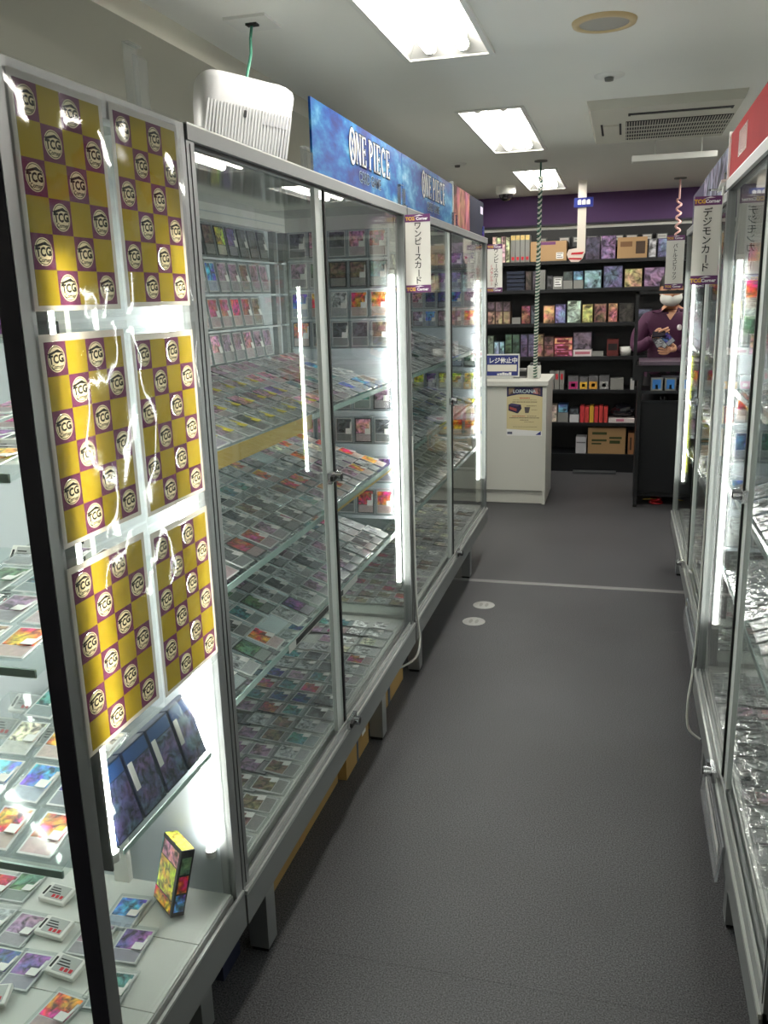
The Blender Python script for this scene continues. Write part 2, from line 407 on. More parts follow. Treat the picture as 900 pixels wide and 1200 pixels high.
TROUGH = mat('fixture_reflector', (0.62, 0.62, 0.61), rough=0.45)
FRM = mat('fixture_frame_white', (0.90, 0.90, 0.88), rough=0.5)
SOCK = mat('tube_socket', (0.85, 0.85, 0.82), rough=0.5)
names3 = {0: 'in the row above the aisle', 1: 'above the right hand cases', 2: 'in an added row beyond the beam'}
ords = ['fourth from the back wall', 'third from the back wall', 'second from the back wall', 'nearest the purple wall']
for k, (lx, rx, ya, yb) in enumerate(FIX):
    t = thing('ceiling_light', 'twin tube ceiling light %s, %s' % (names3[0 if -1 < lx < 0 else 1 if lx > 0 else 2], ords[[-0.15, 1.99, 4.12, 6.15].index(ya)]), 'ceiling light', ((lx + rx) / 2, (ya + yb) / 2, CEIL - 0.01), 'recessed twin tube ceiling lights')
    b = MB(); i = 0.018; z0, z1 = CEIL - 0.008, CEIL + 0.002
    for p, q in (((lx - i, ya - i), (lx, yb + i)), ((rx, ya - i), (rx + i, yb + i)), ((lx, ya - i), (rx, ya)), ((lx, yb), (rx, yb + i))):
        b.box((p[0], p[1], z0), (q[0], q[1], z1 - 0.003))
    b.build('frame', FRM, t)
    b = MB(); s = 0.055; zt = CEIL + 0.085
    A = [(lx, ya, CEIL), (rx, ya, CEIL), (rx, yb, CEIL), (lx, yb, CEIL)]; B = [(lx + s, ya + s, zt), (rx - s, ya + s, zt), (rx - s, yb - s, zt), (lx + s, yb - s, zt)]
    for n in range(4): b.poly([A[n], B[n], B[(n + 1) % 4], A[(n + 1) % 4]])
    b.poly(B)
    b.build('reflector', TROUGH, t)
    for fx in (0.29, 0.71):
        x = lx + (rx - lx) * fx
        b = MB(); b.cyl((x, ya + 0.06, CEIL + 0.025), (x, yb - 0.06, CEIL + 0.016), 0.019, 12); tb = b.build('tube', TUBE, t)
        for yy in (ya + 0.045, yb - 0.045):
            b = MB(); b.cyl((x, yy - 0.014, CEIL + 0.016), (x, yy + 0.014, CEIL + 0.016), 0.021, 12); b.box((x - 0.012, yy - 0.012, CEIL + 0.03), (x + 0.012, yy + 0.012, CEIL + 0.085)); b.build('socket', SOCK, tb)

# ------------------------------------------------------------------ show cases
def led(parent, x, y, z0, z1, back=0):
    b = MB(); b.cyl((x, y, z0), (x, y, z1), 0.0068, 8); o = b.build('led_tube', LED, parent)
    b = MB()
    for zz in (z0 - 0.006, z1 + 0.006): b.cyl((x, y, zz - 0.008), (x, y, zz + 0.008), 0.011, 8)
    b.build('end_cap', PLASTIC, o)
    if back:
        b = MB(); b.box((x - 0.010, y + back * 0.0105, z0 - .02), (x + 0.010, y + back * 0.0125, z1 + .02)); b.build('light_baffle', mat('strip_grey_plastic', (0.42, 0.43, 0.43), rough=0.6), o)  # strip added to keep the tube's light off the corner post

SH_Z = (0.64, 0.905, 1.195)          # front edges of the sloping shelves
RISE = 0.125
def lock(parent, M):
    b = MB(); b.cyl(M @ Vector((0, 0, 0)), M @ Vector((0, 0, 0.030)), 0.013, 14); b.box((-0.034, -0.015, 0.001), (0.030, 0.015, 0.012), 0, M); b.box((-0.036, -0.006, 0.010), (0.010, 0.006, 0.018), 1, M)
    b.cyl(M @ Vector((0, 0, 0.030)), M @ Vector((0, 0, 0.0315)), 0.008, 10, 1)
    b.build('lock', [CHROME, BLACK], parent)

def show_case(label, xf, s, y0, y1, depth=0.48, legs=(), led_near=True, split=None, shelf_d=0.42, endpanel_far=True, endpanel_near=True, group='aluminium framed glass show cases'):
    X = lambda d: xf + s * d
    t = thing('glass_show_case', label, 'display case', (X(depth / 2), (y0 + y1) / 2, 0), group)
    ym = split or (y0 + y1) / 2
    # frame
    for d in (0, depth - 0.03):
        for y in (y0, y1 - 0.03):
            b = MB(); b.box((X(d), y, 0.19), (X(d + 0.03), y + 0.03, 1.80))
            if d == 0:
                b.box((X(-0.001), y + 0.012, 0.285), (X(0.004), y + 0.014, 1.77), 1)
            b.build('corner_post', [ALU, BLACK], t)
    b = MB(); b.box((X(-0.004), y0, 1.775), (X(0.035), y1, 1.80)); b.box((X(-0.004), y0, 1.80), (X(0.004), y1, 1.803), 1)
    b.box((X(0.006), y0 + .03, 1.771), (X(0.012), y1 - .03, 1.776), 2)
    b.build('top_rail', [RAILM, ALU_L, BLACK], t)
    b = MB(); b.box((X(0.035), y0, 1.782), (X(depth), y1, 1.80)); b.build('top_panel', mat('case_top_underside', (0.62, 0.64, 0.63), rough=0.10, metal=0.55), t)
    b = MB()
    b.box((X(-0.006), y0, 0.19), (X(0.04), y1, 0.262))
    b.box((X(-0.008), y0, 0.262), (X(-0.002), y1, 0.272), 1); b.box((X(-0.002), y0, 0.262), (X(0.006), y1, 0.275), 0)
    b.box((X(0.006), y0 + 0.03, 0.262), (X(0.010), y1 - 0.03, 0.285), 1); b.box((X(0.030), y0 + .03, 0.262), (X(0.034), y1 - .03, 0.285), 1)
    b.build('base_rail', [RAILM, ALU_L], t)
    b = MB(); b.box((X(0.035), y0 + 0.005, 0.235), (X(depth), y1 - 0.005, 0.287)); b.build('floor_board', CBOARD, t)
    for y in legs:
        for d in (0.012, depth - 0.06):
            b = MB(); b.box((X(d), y - 0.025, 0.012), (X(d + 0.048), y + 0.025, 0.19)); l = b.build('leg', ALU, t)
            b = MB(); b.box((X(d + .004), y - 0.02, 0), (X(d + 0.044), y + 0.02, 0.012)); b.build('foot_pad', BLACK, l)
    # doors
    for k, (ya, yb, d) in enumerate(((y0 + 0.03, ym + 0.012, 0.020), (ym - 0.012, y1 - 0.03, 0.012))):
        yb_strip = ym + 0.0125
        b = MB(); b.box((X(d), ya, 0.28), (X(d + 0.004), yb, 1.777)); g = b.build('glass_door', GLASS, t)
        if k == 0:
            b = MB(); b.box((X(d - 0.006), yb - 0.055, 0.28), (X(d + 0.006), yb, 1.772)); b.build('edge_strip', mat('door_edge_strip', (0.82, 0.84, 0.83), rough=0.5), g)
            lock(g, frame((0, 1 if s < 0 else -1, 0), (0, 0, 1), (X(d - 0.006), yb - 0.020, 1.03)))
            lock(g, frame((0, 1 if s < 0 else -1, 0), (0, 0, 1), (X(-0.006), yb, 0.292)))
        else:
            b = MB(); b.box((X(d - 0.003), yb_strip, 0.28), (X(d + 0.003), yb_strip + 0.010, 1.772)); b.build('gasket', BLACK, g)
    # back and ends
    b = MB(); b.box((X(depth - 0.012), y0 + 0.03, 0.287), (X(depth - 0.004), y1 - 0.03, 1.782)); b.build('back_panel', CBACK, t)
    ymull = y0 + (y1 - y0) * 0.955
    b = MB(); b.box((X(depth - 0.03), ymull - 0.045, 0.287), (X(depth - 0.012), ymull - 0.015, 1.782)); b.build('back_mullion', ALU, t)
    b = MB(); b.box((X(depth - 0.045), y0 + 0.03, 1.735), (X(depth - 0.012), y1 - 0.03, 1.782)); b.box((X(depth - 0.046), y0 + .03, 1.757), (X(depth - 0.045), y1 - .03, 1.76), 1)
    b.build('back_header', [PLASTIC, CBACK], t)
    for y, on, st in ((y1 - 0.014, endpanel_far, 'far'), (y0 + 0.010, endpanel_near, 'near')):
        b = MB(); b.box((X(0.03), y, 0.287), (X(depth - 0.03), y + 0.004, 1.77)); b.build('end_glass', GLASS, t)
    if endpanel_far:
        b = MB(); b.box((X(0.055), y1 - 0.022, 0.69), (X(depth - 0.05), y1 - 0.018, 1.735)); b.build('pocket_panel', mat('pocket_panel_grey', (0.80, 0.83, 0.86), rough=0.35, coat=0.3), t)
        b = MB(); b.box((X(0.04), y1 - 0.035, 1.735), (X(depth - 0.03), y1 - 0.014, 1.782)); b.build('end_header', PLASTIC, t)
        for z in END_Z:
            b = MB(); b.box((X(0.055), y1 - 0.034, z - 0.006), (X(depth - 0.05), y1 - 0.022, z)); b.build('pocket_ledge', mat('ledge_clear_grey', (0.82, 0.86, 0.88), rough=0.25, coat=0.4), t)
    for z in BACK_Z:
        b = MB(); b.box((X(depth - 0.045), y0 + 0.04, z - 0.006), (X(depth - 0.012), ymull - 0.05, z)); b.box((X(depth - 0.045), ymull - 0.01, z - 0.006), (X(depth - 0.012), y1 - 0.04, z))
        b.build('rack_ledge', mat('ledge_clear_grey', (0.74, 0.78, 0.80)), t)
    # sloping shelves
    for z in SH_Z:
        b = MB(); P = lambda d, zz: (X(d), zz)
        da, dc = 0.055, 0.425
        th = 0.006
        def sec(y): return [(X(da), y, z - th), (X(dc), y, z + RISE * .925 - th), (X(dc), y, z + RISE * .925), (X(da), y, z)]
        A = sec(y0 + 0.045); B = sec(y1 - 0.04)
        b.mesh(A + B, [(i, (i + 1) % 4, 4 + (i + 1) % 4, 4 + i) for i in range(4)] + [(3, 2, 1, 0), (4, 5, 6, 7)])
        sh = b.build('glass_shelf', SHELFG, t)
        b = MB(); b.box((X(da - 0.003), y0 + 0.045, z - 0.007), (X(da + 0.001), y1 - 0.04, z + 0.008)); b.build('front_lip', GEDGE, sh)
    # led sticks on the posts
    led(t, X(0.044), y1 - 0.045, 0.45, 1.58, 1)
    if led_near: led(t, X(0.044), y0 + 0.045, 0.45, 1.58, -1)
    return t

END_Z = (1.638, 1.534, 1.430, 1.326, 1.10, 0.977, 0.83, 0.706)
BACK_Z = (1.630, 1.524, 1.418, 1.312, 1.06, 0.79)
CASE = {}
CASE['A'] = show_case('long glass case full of cards, first beyond the chequered papers', -0.74, -1, 1.455, 3.055, legs=(1.61, 2.64), split=2.195)
CASE['B'] = show_case('glass case on the left nearest the white counter', -0.74, -1, 3.075, 4.955, legs=(3.215, 4.45), split=3.93)
CASE['C'] = show_case('right hand glass case nearest the camera, full of bagged cards', 0.28, 1, 1.36, 2.83, legs=(1.94, 2.6), split=2.12)
CASE['D'] = show_case('right hand glass case farther off, beside the black desk', 0.315, 1, 2.86, 5.05, legs=(3.28, 4.7), split=3.95)

# the corner case: its front faces the camera side, its glass end carries the papers
NX0, NX1, NY0, NY1 = -1.5, -0.74, 0.965, 1.45
nc = thing('corner_show_case', 'glass corner case with yellow and purple chequered papers on its end', 'display case', (-1.12, 1.2, 0))
for x in (NX1 - 0.03, NX0):
    for y in (NY0, NY1 - 0.03):
        b = MB(); b.box((x, y, 0.19), (x + 0.03, y + 0.03, 1.80)); p = b.build('corner_post', ALU, nc)
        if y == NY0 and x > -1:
            b = MB(); b.box((x - 0.001, y - 0.0015, 0.19), (x + 0.0285, y, 1.79)); b.build('painted_shade', POST_SHADE, p)  # dark sheet paints the shade on the post's unlit front face
b = MB(); b.box((NX0, NY0, 1.765), (NX1 - 0.03, NY0 + 0.03, 1.80)); b.box((NX1 - 0.03, NY0 + 0.03, 1.765), (NX1, NY1 - 0.03, 1.80)); b.build('top_rail', RAILM, nc)
b = MB(); b.box((NX0, NY0 + 0.03, 1.785), (NX1 - 0.03, NY1, 1.80)); b.build('top_panel', MATS['case_top_underside'], nc)
b = MB(); b.box((NX0, NY0 - .004, 0.19), (NX1 + .004, NY0 + 0.03, 0.272)); b.box((NX1 - 0.03, NY0 + 0.03, 0.19), (NX1 + .004, NY1, 0.272))
b.box((NX1 - 0.012, NY0 + 0.03, 0.272), (NX1 - 0.008, NY1 - .03, 0.285), 1); b.box((NX1 - 0.002, NY0, 0.272), (NX1 + 0.004, NY1, 0.278), 1)
b.build('base_rail', [RAILM, ALU_L], nc)
for i, (xa, xb) in enumerate(((NX0, -1.22), (-1.218, -0.90), (-0.898, NX1 - 0.012))):
    for ya, yb in ((NY0 + 0.03, 1.10), (1.102, 1.27), (1.272, NY1 - 0.005)):
        b = MB(); b.box((xa, ya, 0.24), (xb, yb, 0.287)); b.build('floor_board', CBOARD, nc)
for x in (NX0 + .06, NX1 - 0.10):
    for y in (NY0 + 0.1, NY1 - 0.1):
        b = MB(); b.box((x, y - 0.025, 0), (x + 0.048, y + 0.025, 0.19)); b.build('leg', ALU, nc)
b = MB(); b.box((NX0 + .03, NY0 + 0.010, 0.275), (NX1 - .03, NY0 + 0.014, 1.765)); b.build('front_glass', GLASS, nc)
b = MB(); b.box((NX1 - 0.014, NY0 + 0.03, 0.275), (NX1 - 0.010, NY1 - 0.03, 1.765)); b.build('end_glass', GLASS, nc)
b = MB(); b.box((NX0 + .03, NY1 - 0.03, 0.287), (NX1 - 0.03, NY1 - 0.026, 1.785)); b.build('back_panel', CBACK, nc)
b = MB(); b.box((-1.02, NY1 - 0.046, 0.287), (-0.985, NY1 - 0.03, 1.785))
for k in range(28): b.box((-1.006, NY1 - 0.0466, 0.35 + k * 0.05), (-0.999, NY1 - 0.0455, 0.375 + k * 0.05), 1)
b.build('slotted_upright', [PLASTIC, BLACK], nc)
NSH = ((0.633, 0.0), (0.975, 0.06), (1.27, 0.05), (1.46, 0.0))
for z, rise in NSH:
    A = [(NX0 + .04, NY0 + 0.035, z - .006), (NX0 + .04, NY1 - 0.05, z + rise - .006), (NX0 + .04, NY1 - 0.05, z + rise), (NX0 + .04, NY0 + 0.035, z)]
    B = [(NX1 - .078, p[1], p[2]) for p in A]
    b = MB(); b.mesh(A + B, [(i, (i + 1) % 4, 4 + (i + 1) % 4, 4 + i) for i in range(4)] + [(3, 2, 1, 0), (4, 5, 6, 7)]); sh = b.build('glass_shelf', SHELFG, nc)
    b = MB(); b.box((NX0 + .04, NY0 + 0.031, z - 0.007), (NX1 - .078, NY0 + 0.035, z + 0.006)); b.build('front_lip', GEDGE, sh)
led(nc, NX1 - 0.026, NY0 + 0.092, 0.64, 1.57)
b = MB(); b.box((NX1 - .060, NY0 + .072, 0.62), (NX1 - .0152, NY0 + .076, 1.60)); b.build('led_holder', MATS['strip_grey_plastic'], nc)  # plate shaped to cut the tube's glow off toward the corner post
led(nc, NX1 - 0.042, NY1 - 0.046, 0.40, 1.62)
led(nc, NX0 + 0.045, NY0 + 0.06, 0.40, 1.62); led(nc, NX0 + 0.045, NY1 - 0.06, 0.40, 1.62)  # unseen sticks added at the left posts to brighten the interior

# ------------------------------------------------------------------ chequered paper sheets
LG = MB()      # badge of the chequered print, in sheet coordinates
def badge(mb, M, s):
    R = []
    for k in range(24):
        a = math.pi * 2 * k / 24
        r = 0.40 + 0.03 * math.cos(2 * a); R.append((r * 0.95 * math.cos(a) * s, r * 1.05 * math.sin(a) * s))
    n = len(R)
    def ring(a_, b_, mi):
        for k in range(n):
            p, q = R[k], R[(k + 1) % n]
            mb.poly([M @ Vector(v) for v in ((p[0] * a_, p[1] * a_, 0), (q[0] * a_, q[1] * a_, 0), (q[0] * b_, q[1] * b_, 0), (p[0] * b_, p[1] * b_, 0))], mi)
    ring(1.0, 1.08, 3); ring(.94, 1.0, 4)
    mb.poly([M @ Vector((x * .94, y * .94, 0)) for x, y in R], 3)
    mb.poly([M @ Vector((x * s, y * s, 0.0002)) for x, y in ((-0.44, 0.16), (0.10, 0.30), (0.40, 0.16), (0.02, 0.20), (-0.36, 0.10))], 4)
    add_text(mb, 'TCG', M @ Matrix.Translation((-0.02 * s, -0.02 * s, 0.0003)) @ Matrix.Rotation(0.08, 4, 'Z'), 0.37 * s, 4, bold=0.045)
    add_text(mb, 'in', M @ Matrix.Translation((0.28 * s, -0.02 * s, 0.0004)), 0.16 * s, 4, bold=0.02)
    add_text(mb, 'Corner', M @ Matrix.Translation((0, -0.25 * s, 0.0003)), 0.185 * s, 4, bold=0.03)
pb = MB()
SW, SHH = 0.205, 0.293
pw, ph = 0.187 / 4, 0.276 / 6
_x, _y0, _y1 = 0.187 / 2, SHH - 0.010 - 0.276, SHH - 0.010
for q in (((-SW / 2, 0), (SW / 2, _y0)), ((-SW / 2, _y1), (SW / 2, SHH)), ((-SW / 2, _y0), (-_x, _y1)), ((_x, _y0), (SW / 2, _y1))):
    pb.poly([(q[0][0], q[0][1], 0), (q[1][0], q[0][1], 0), (q[1][0], q[1][1], 0), (q[0][0], q[1][1], 0)], 0)
for r in range(6):
    for c in range(4):
        x = -0.187 / 2 + c * pw; y = SHH - 0.010 - (r + 1) * ph
        pur = (r + c) % 2 == 0
        if not pur: pb.poly([(x, y, .0004), (x + pw, y, .0004), (x + pw, y + ph, .0004), (x, y + ph, .0004)], 1)
        else:
            cx, cy = x + pw / 2, y + ph / 2
            def _in(a): r = 0.40 + 0.03 * math.cos(2 * a); s = pw * .92; return (cx + r * .95 * 1.075 * math.cos(a) * s, cy + r * 1.05 * 1.075 * math.sin(a) * s, .0004)
            def _out(a): m = max(abs(math.cos(a)), abs(math.sin(a))); return (cx + math.cos(a) / m * pw / 2, cy + math.sin(a) / m * ph / 2, .0004)
            for k in range(24):
                a, c_ = math.pi * k / 12, math.pi * (k + 1) / 12; pb.poly([_in(a), _out(a), _out(c_), _in(c_)], 2)
        if pur: badge(pb, Matrix.Translation((x + pw / 2, y + ph / 2, 0.0007)), pw * 0.92)
SHEET = pb.data('chequered_sheet', [P_WHITE, P_YEL, P_PUR, P_CREAM, P_BLACK])
rows = ((1.495, 'top'), (1.172, 'middle'), (0.850, 'bottom'))
for ri, (z, rn) in enumerate(rows):
    for ci, (y, cn) in enumerate(((1.0925, 'beside the dark corner post'), (1.3165, 'beside the long case'))):
        zz = z - (0.012 if ci and ri else 0) + (0.002 if ci else 0)
        M = frame((0, 1, 0), (0.0, 0, 1), (NX1 + 0.0025, y, zz))
        o = place('chequered_sheet', SHEET, None, M)
        tag(o, 'yellow and purple chequered paper, %s of its column, %s' % (rn, cn), 'paper', 'chequered papers on the corner case')
        # loose plastic sleeve over the sheet, gently buckled
        sb = MB(); nx, ny = 10, 14; r2 = random.Random(ri * 5 + ci)
        ph1, ph2 = r2.uniform(0, 6), r2.uniform(0, 6); V = []
        for j in range(ny + 1):
            for i in range(nx + 1):
                u, v = i / nx, j / ny
                e = min(u, 1 - u, v, 1 - v)
                V.append(((u - 0.5) * 0.222, -0.012 + v * 0.318, 0.0022 + min(1, e * 8) * (0.0016 + 0.0013 * math.sin(7 * u + ph1 + 3 * v) + 0.0012 * math.sin(9 * v + ph2 - 5 * u))))
        sb.mesh(V, [(j * (nx + 1) + i, j * (nx + 1) + i + 1, (j + 1) * (nx + 1) + i + 1, (j + 1) * (nx + 1) + i) for j in range(ny) for i in range(nx)], 0, True)
        s_ = place('plastic_sleeve', sb.data('plastic_sleeve', FILM), o)

# ------------------------------------------------------------------ trading cards
PAL = {'grey': (.60, .61, .62), 'charcoal': (.29, .30, .32), 'teal': (.28, .48, .48), 'crimson': (.62, .22, .27), 'mauve': (.55, .44, .52),
       'navy': (.20, .25, .46), 'green': (.33, .47, .33), 'orange': (.80, .47, .24), 'cream': (.84, .80, .70), 'brown': (.45, .37, .31),
       'pink': (.80, .55, .62), 'blue': (.32, .50, .76), 'purple': (.46, .33, .56), 'yellow': (.86, .77, .32), 'white': (.86, .86, .86), 'red': (.78, .27, .24)}
PAL = {k: tuple(min(.93, v * 1.12 + .02) for v in c) for k, c in PAL.items()}
def pick(s):
    """'grey*4 teal*2 red' -> a colour name"""
    names = []
    for t in s.split():
        n, _, k = t.partition('*'); names += [n] * int(k or 1)
    return rnd.choice(names)
CW, CH = 0.0625, 0.0875
def card_geo(mb, M, bag=False, dark=False):
    """printed card: pale edge slab, picture, text panel (material slots 0 edge pale, 1 picture, 2 text, 3 edge dark)"""
    e = 3 if dark else 0
    w_, h_ = CW / 2, CH
    mb.box((-w_, 0.006, 0.0005), (w_, 0.006 + h_, 0.0022), e, M)
    m_ = 0.0035
    z = 0.0024
    mb.poly([M @ Vector(p) for p in ((-w_ + m_, 0.006 + h_ * 0.38, z), (w_ - m_, 0.006 + h_ * 0.38, z), (w_ - m_, 0.006 + h_ - m_, z), (-w_ + m_, 0.006 + h_ - m_, z))], 1)
    mb.poly([M @ Vector(p) for p in ((-w_ + m_, 0.006 + m_, z), (w_ - m_, 0.006 + m_, z), (w_ - m_, 0.006 + h_ * 0.36, z), (-w_ + m_, 0.006 + h_ * 0.36, z))], 2)
def holder_geo(mb, M, mi=0):
    mb.box((-0.0355, 0, 0), (0.0355, 0.100, 0.0042), mi, M)
def tag_geo(mb, M, mi=0, flip=1):
    T = M @ Matrix.Translation((0.018 * flip, 0.046, 0.0058)) @ Matrix.Rotation(-0.12, 4, 'X')
    mb.box((-0.0105, -0.010, 0), (0.0105, 0.010, 0.001), mi, T)
    mb.box((0.0055 if flip > 0 else -0.0105, 0.010, 0), (0.0105 if flip > 0 else -0.0055, 0.034, 0.001), mi, T)
I4 = Matrix.Identity(4)
def one(fn, mats, name, *a):
    m = MB(); fn(m, I4, *a); return m.data(name, mats)
ME_CARD = {(0, 0): one(card_geo, [BORD_L, ART_I, TXT_I, BORD_D], 'trading_card', False, False), (0, 1): one(card_geo, [BORD_L, ART_I, TXT_I, BORD_D], 'trading_card', False, True),
           (1, 0): one(card_geo, [BORD_L, ART_P, TXT_P, BORD_D], 'bagged_card', False, False), (1, 1): one(card_geo, [BORD_L, ART_P, TXT_P, BORD_D], 'bagged_card', False, True)}
def bag_geo(mb, M):
    nx, ny = 5, 6; r = random.Random(11)
    V = [M @ Vector(((i / nx - .5) * 0.074, -0.004 + 0.106 * j / ny, 0.0030 + r.uniform(0, 0.0022))) for j in range(ny + 1) for i in range(nx + 1)]
    mb.mesh(V, [(j * (nx + 1) + i, j * (nx + 1) + i + 1, (j + 1) * (nx + 1) + i + 1, (j + 1) * (nx + 1) + i) for j in range(ny) for i in range(nx)], 0, True)
ME_BAG = one(bag_geo, BAGFILM, 'clear_bag'); ME_HOLD = one(holder_geo, HOLDER, 'clear_holder'); ME_TAGY = one(tag_geo, mat('price_label_yellow', (0.86, 0.80, 0.22), rough=0.5), 'price_tag', 0, 1); ME_TAG = {1: one(tag_geo, TAGW, 'price_tag', 0, 1), -1: one(tag_geo, TAGW, 'price_tag', 0, -1)}
ORD = 'zeroth first second third fourth fifth sixth seventh eighth ninth tenth eleventh twelfth thirteenth fourteenth fifteenth sixteenth seventeenth eighteenth nineteenth twentieth'.split()
ORD += ['twenty-' + ORD[i] for i in range(1, 10)] + ['thirtieth']

CARDS = []        # dict(M, col, bag, dark, label, group, case, tagged)
def add_card(M, col, label, group, case, bag=0, dark=0, tagged=1, flip=1):
    CARDS.append(dict(M=M, col=col, label=label, group=group, case=case, bag=bag, dark=dark, tagged=tagged, flip=flip))

CNAME = {'A': 'first left case', 'B': 'second left case', 'C': 'near right case', 'D': 'far right case', 'N': 'corner case'}
LEV = {0: 'lowest shelf', 1: 'middle shelf', 2: 'upper shelf'}
def fill_case(key, xf, s, y0, y1, pals, depth=0.48, bag=0):
    X = lambda d: xf + s * d
    ya, yb = y0 + 0.085, y1 - 0.075
    n = int((yb - ya) / 0.0765); pitch = (yb - ya) / n
    right = (0, 1 if s < 0 else -1, 0)
    cn = CNAME[key]
    a = math.atan2(RISE, 0.40)
    def layer(z_of, d0, rows_, dp, tilt, pal, where, grp):
        for j in range(rows_):
            for i in range(n):
                y = ya + (i + 0.5) * pitch + rnd.uniform(-0.003, 0.003)
                if rnd.random() < 0.02: continue
                d = d0 + j * dp
                jit = rnd.uniform(-0.05, 0.05)
                up = Vector((s * math.cos(tilt), 0, math.sin(tilt))); r = Vector(right)
                r2 = r * math.cos(jit) + up * math.sin(jit); u2 = up * math.cos(jit) - r * math.sin(jit)
                M = frame(r2, u2, (X(d), y, z_of(d)))
                c = pick(pal(j, i / n, rows_))
                if bag: wl = '%s bagged card' % c
                else: wl = '%s card' % c
                lab = '%s, %s row from door, %s from near post, %s, %s' % (wl, ORD[j + 1], ORD[i + 1], where, cn)
                add_card(M, c, lab, grp, key, bag, 1 if rnd.random() < 0.18 else 0, 1 if rnd.random() < (0.85 if not bag else 0.35) else 0)
                if key == 'A' and where == 'upper shelf' and i < n * .52 and j < 3: CARDS[-1]['ty'] = 1; CARDS[-1]['tagged'] = 1
    # case floor: stepped rows laid nearly flat
    layer(lambda d: 0.290, 0.038, 5, 0.077, 0.09, pals['floor'], 'case floor', 'cards on the floor of the ' + cn)
    for k, z in enumerate(SH_Z):
        layer(lambda d, z=z: z + 0.003 + (d - 0.055) * RISE / 0.40, 0.064, 4, 0.0875, a + 0.055, pals[k], LEV[k], 'cards on the %s of the %s' % (LEV[k], cn))
    # racks: back and far end
    for k, z in enumerate(BACK_Z):
        m = int((y1 - y0 - 0.12) / 0.08)
        ymull = y0 + (y1 - y0) * 0.955
        for i in range(m):
            y = y0 + 0.09 + i * 0.08
            if ymull - 0.088 < y < ymull + 0.027: continue
            if rnd.random() < 0.04: continue
            t = 0.16
            M = frame(right, (s * math.sin(t), 0, math.cos(t)), (X(depth - 0.042), y, z + 0.001))
            c = pick(pals['back'][k])
            add_card(M, c, '%s standing card, %s from near post, back rack %s ledge from top, %s' % (c, ORD[i + 1], ORD[k + 1], cn), 'cards standing in the back rack of the ' + cn, key, 0, 1 if k in (0,) else 0, 1 if rnd.random() < 0.7 else 0)
    for k, z in enumerate(END_Z):
        for i in range(5):
            d = 0.095 + i * 0.0745
            t = 0.06
            r_ = (1, 0, 0)
            M = frame(r_, (0, math.sin(t), math.cos(t)), (X(d), y1 - 0.032, z + 0.001))
            c = pick(pals['end'][k])
            add_card(M, c, '%s standing card, %s from the door, end panel %s row from top, %s' % (c, ORD[i + 1], ORD[k + 1], cn), 'cards standing against the end panel of the ' + cn, key, 0, 1 if rnd.random() < .3 else 0, 1 if rnd.random() < 0.8 else 0)

GEN = 'grey*5 charcoal*3 teal*2 mauve*2 brown navy'
palsA = {
    'floor': lambda j, u, R: 'cream*3 white*3 grey' if (u > 0.75 and j < 2) else ('mauve*2 crimson teal charcoal*2 grey*2 navy' if u > 0.4 else 'brown*2 grey*3 navy red charcoal mauve*2 teal'),
    0: lambda j, u, R: 'red crimson teal*2 grey*2 white' if u > 0.8 and j > 1 else ('green teal*2 grey*2 orange red charcoal' if u < 0.35 else 'grey*4 charcoal*2 mauve*3 purple'),
    1: lambda j, u, R: ('crimson*3 red mauve*2 blue charcoal' if (u < 0.4 and j == 0) else ('teal*3 grey*4 charcoal*2 brown' if u < 0.55 else 'orange*3 cream grey*2 mauve*2')),
    2: lambda j, u, R: 'mauve*3 grey*5 purple charcoal pink' if u < 0.6 else 'grey*4 mauve*2 brown pink teal blue',
    'back': ['charcoal*3 purple*2 mauve brown yellow', 'pink*2 mauve*4 brown blue', 'crimson*2 mauve*3 red pink brown', 'pink*4 mauve*3 grey', 'cream*4 brown grey*2 orange', GEN],
    'end': ['crimson*2 pink*2 mauve charcoal', 'teal*2 green mauve brown grey', 'orange*4 blue grey', 'orange charcoal*3 brown purple', 'charcoal*2 teal mauve', 'crimson charcoal pink', 'purple charcoal brown', 'charcoal red blue navy']}
palsB = {
    'floor': lambda j, u, R: 'cream*3 brown grey*3 white' if u > 0.4 else 'grey*3 brown*2 mauve crimson',
    0: lambda j, u, R: 'grey*4 charcoal*3 brown', 1: lambda j, u, R: 'charcoal*3 grey*4 navy teal', 2: lambda j, u, R: 'grey*5 white*2 charcoal*2 teal',
    'back': ['grey*2 cream purple', 'purple*3 mauve grey', 'mauve*3 purple', 'blue*2 grey mauve', GEN, GEN],
    'end': ['orange brown purple*2 cream', 'purple*2 mauve*2 yellow', 'navy*2 mauve pink blue', 'red pink mauve orange blue', 'green charcoal teal blue', 'yellow*2 cream purple', 'yellow*3 navy', 'yellow*3 orange']}
palsC = {
    'floor': lambda j, u, R: 'grey*6 white*5 brown pink', 0: lambda j, u, R: 'grey*6 white*5 charcoal crimson', 1: lambda j, u, R: 'grey*6 white*4 charcoal mauve', 2: lambda j, u, R: 'grey*4 white*4 red green charcoal',
    'back': [GEN] * 6, 'end': ['red charcoal navy', 'red*2 white', 'red charcoal', 'green grey', 'orange*2 brown', 'teal red navy', 'brown blue', GEN]}
fill_case('A', -0.74, -1, 1.455, 3.055, palsA)
fill_case('B', -0.74, -1, 3.075, 4.955, palsB)
fill_case('C', 0.28, 1, 1.36, 2.83, palsC, bag=1)
fill_case('D', 0.315, 1, 2.86, 5.05, palsC, bag=1)

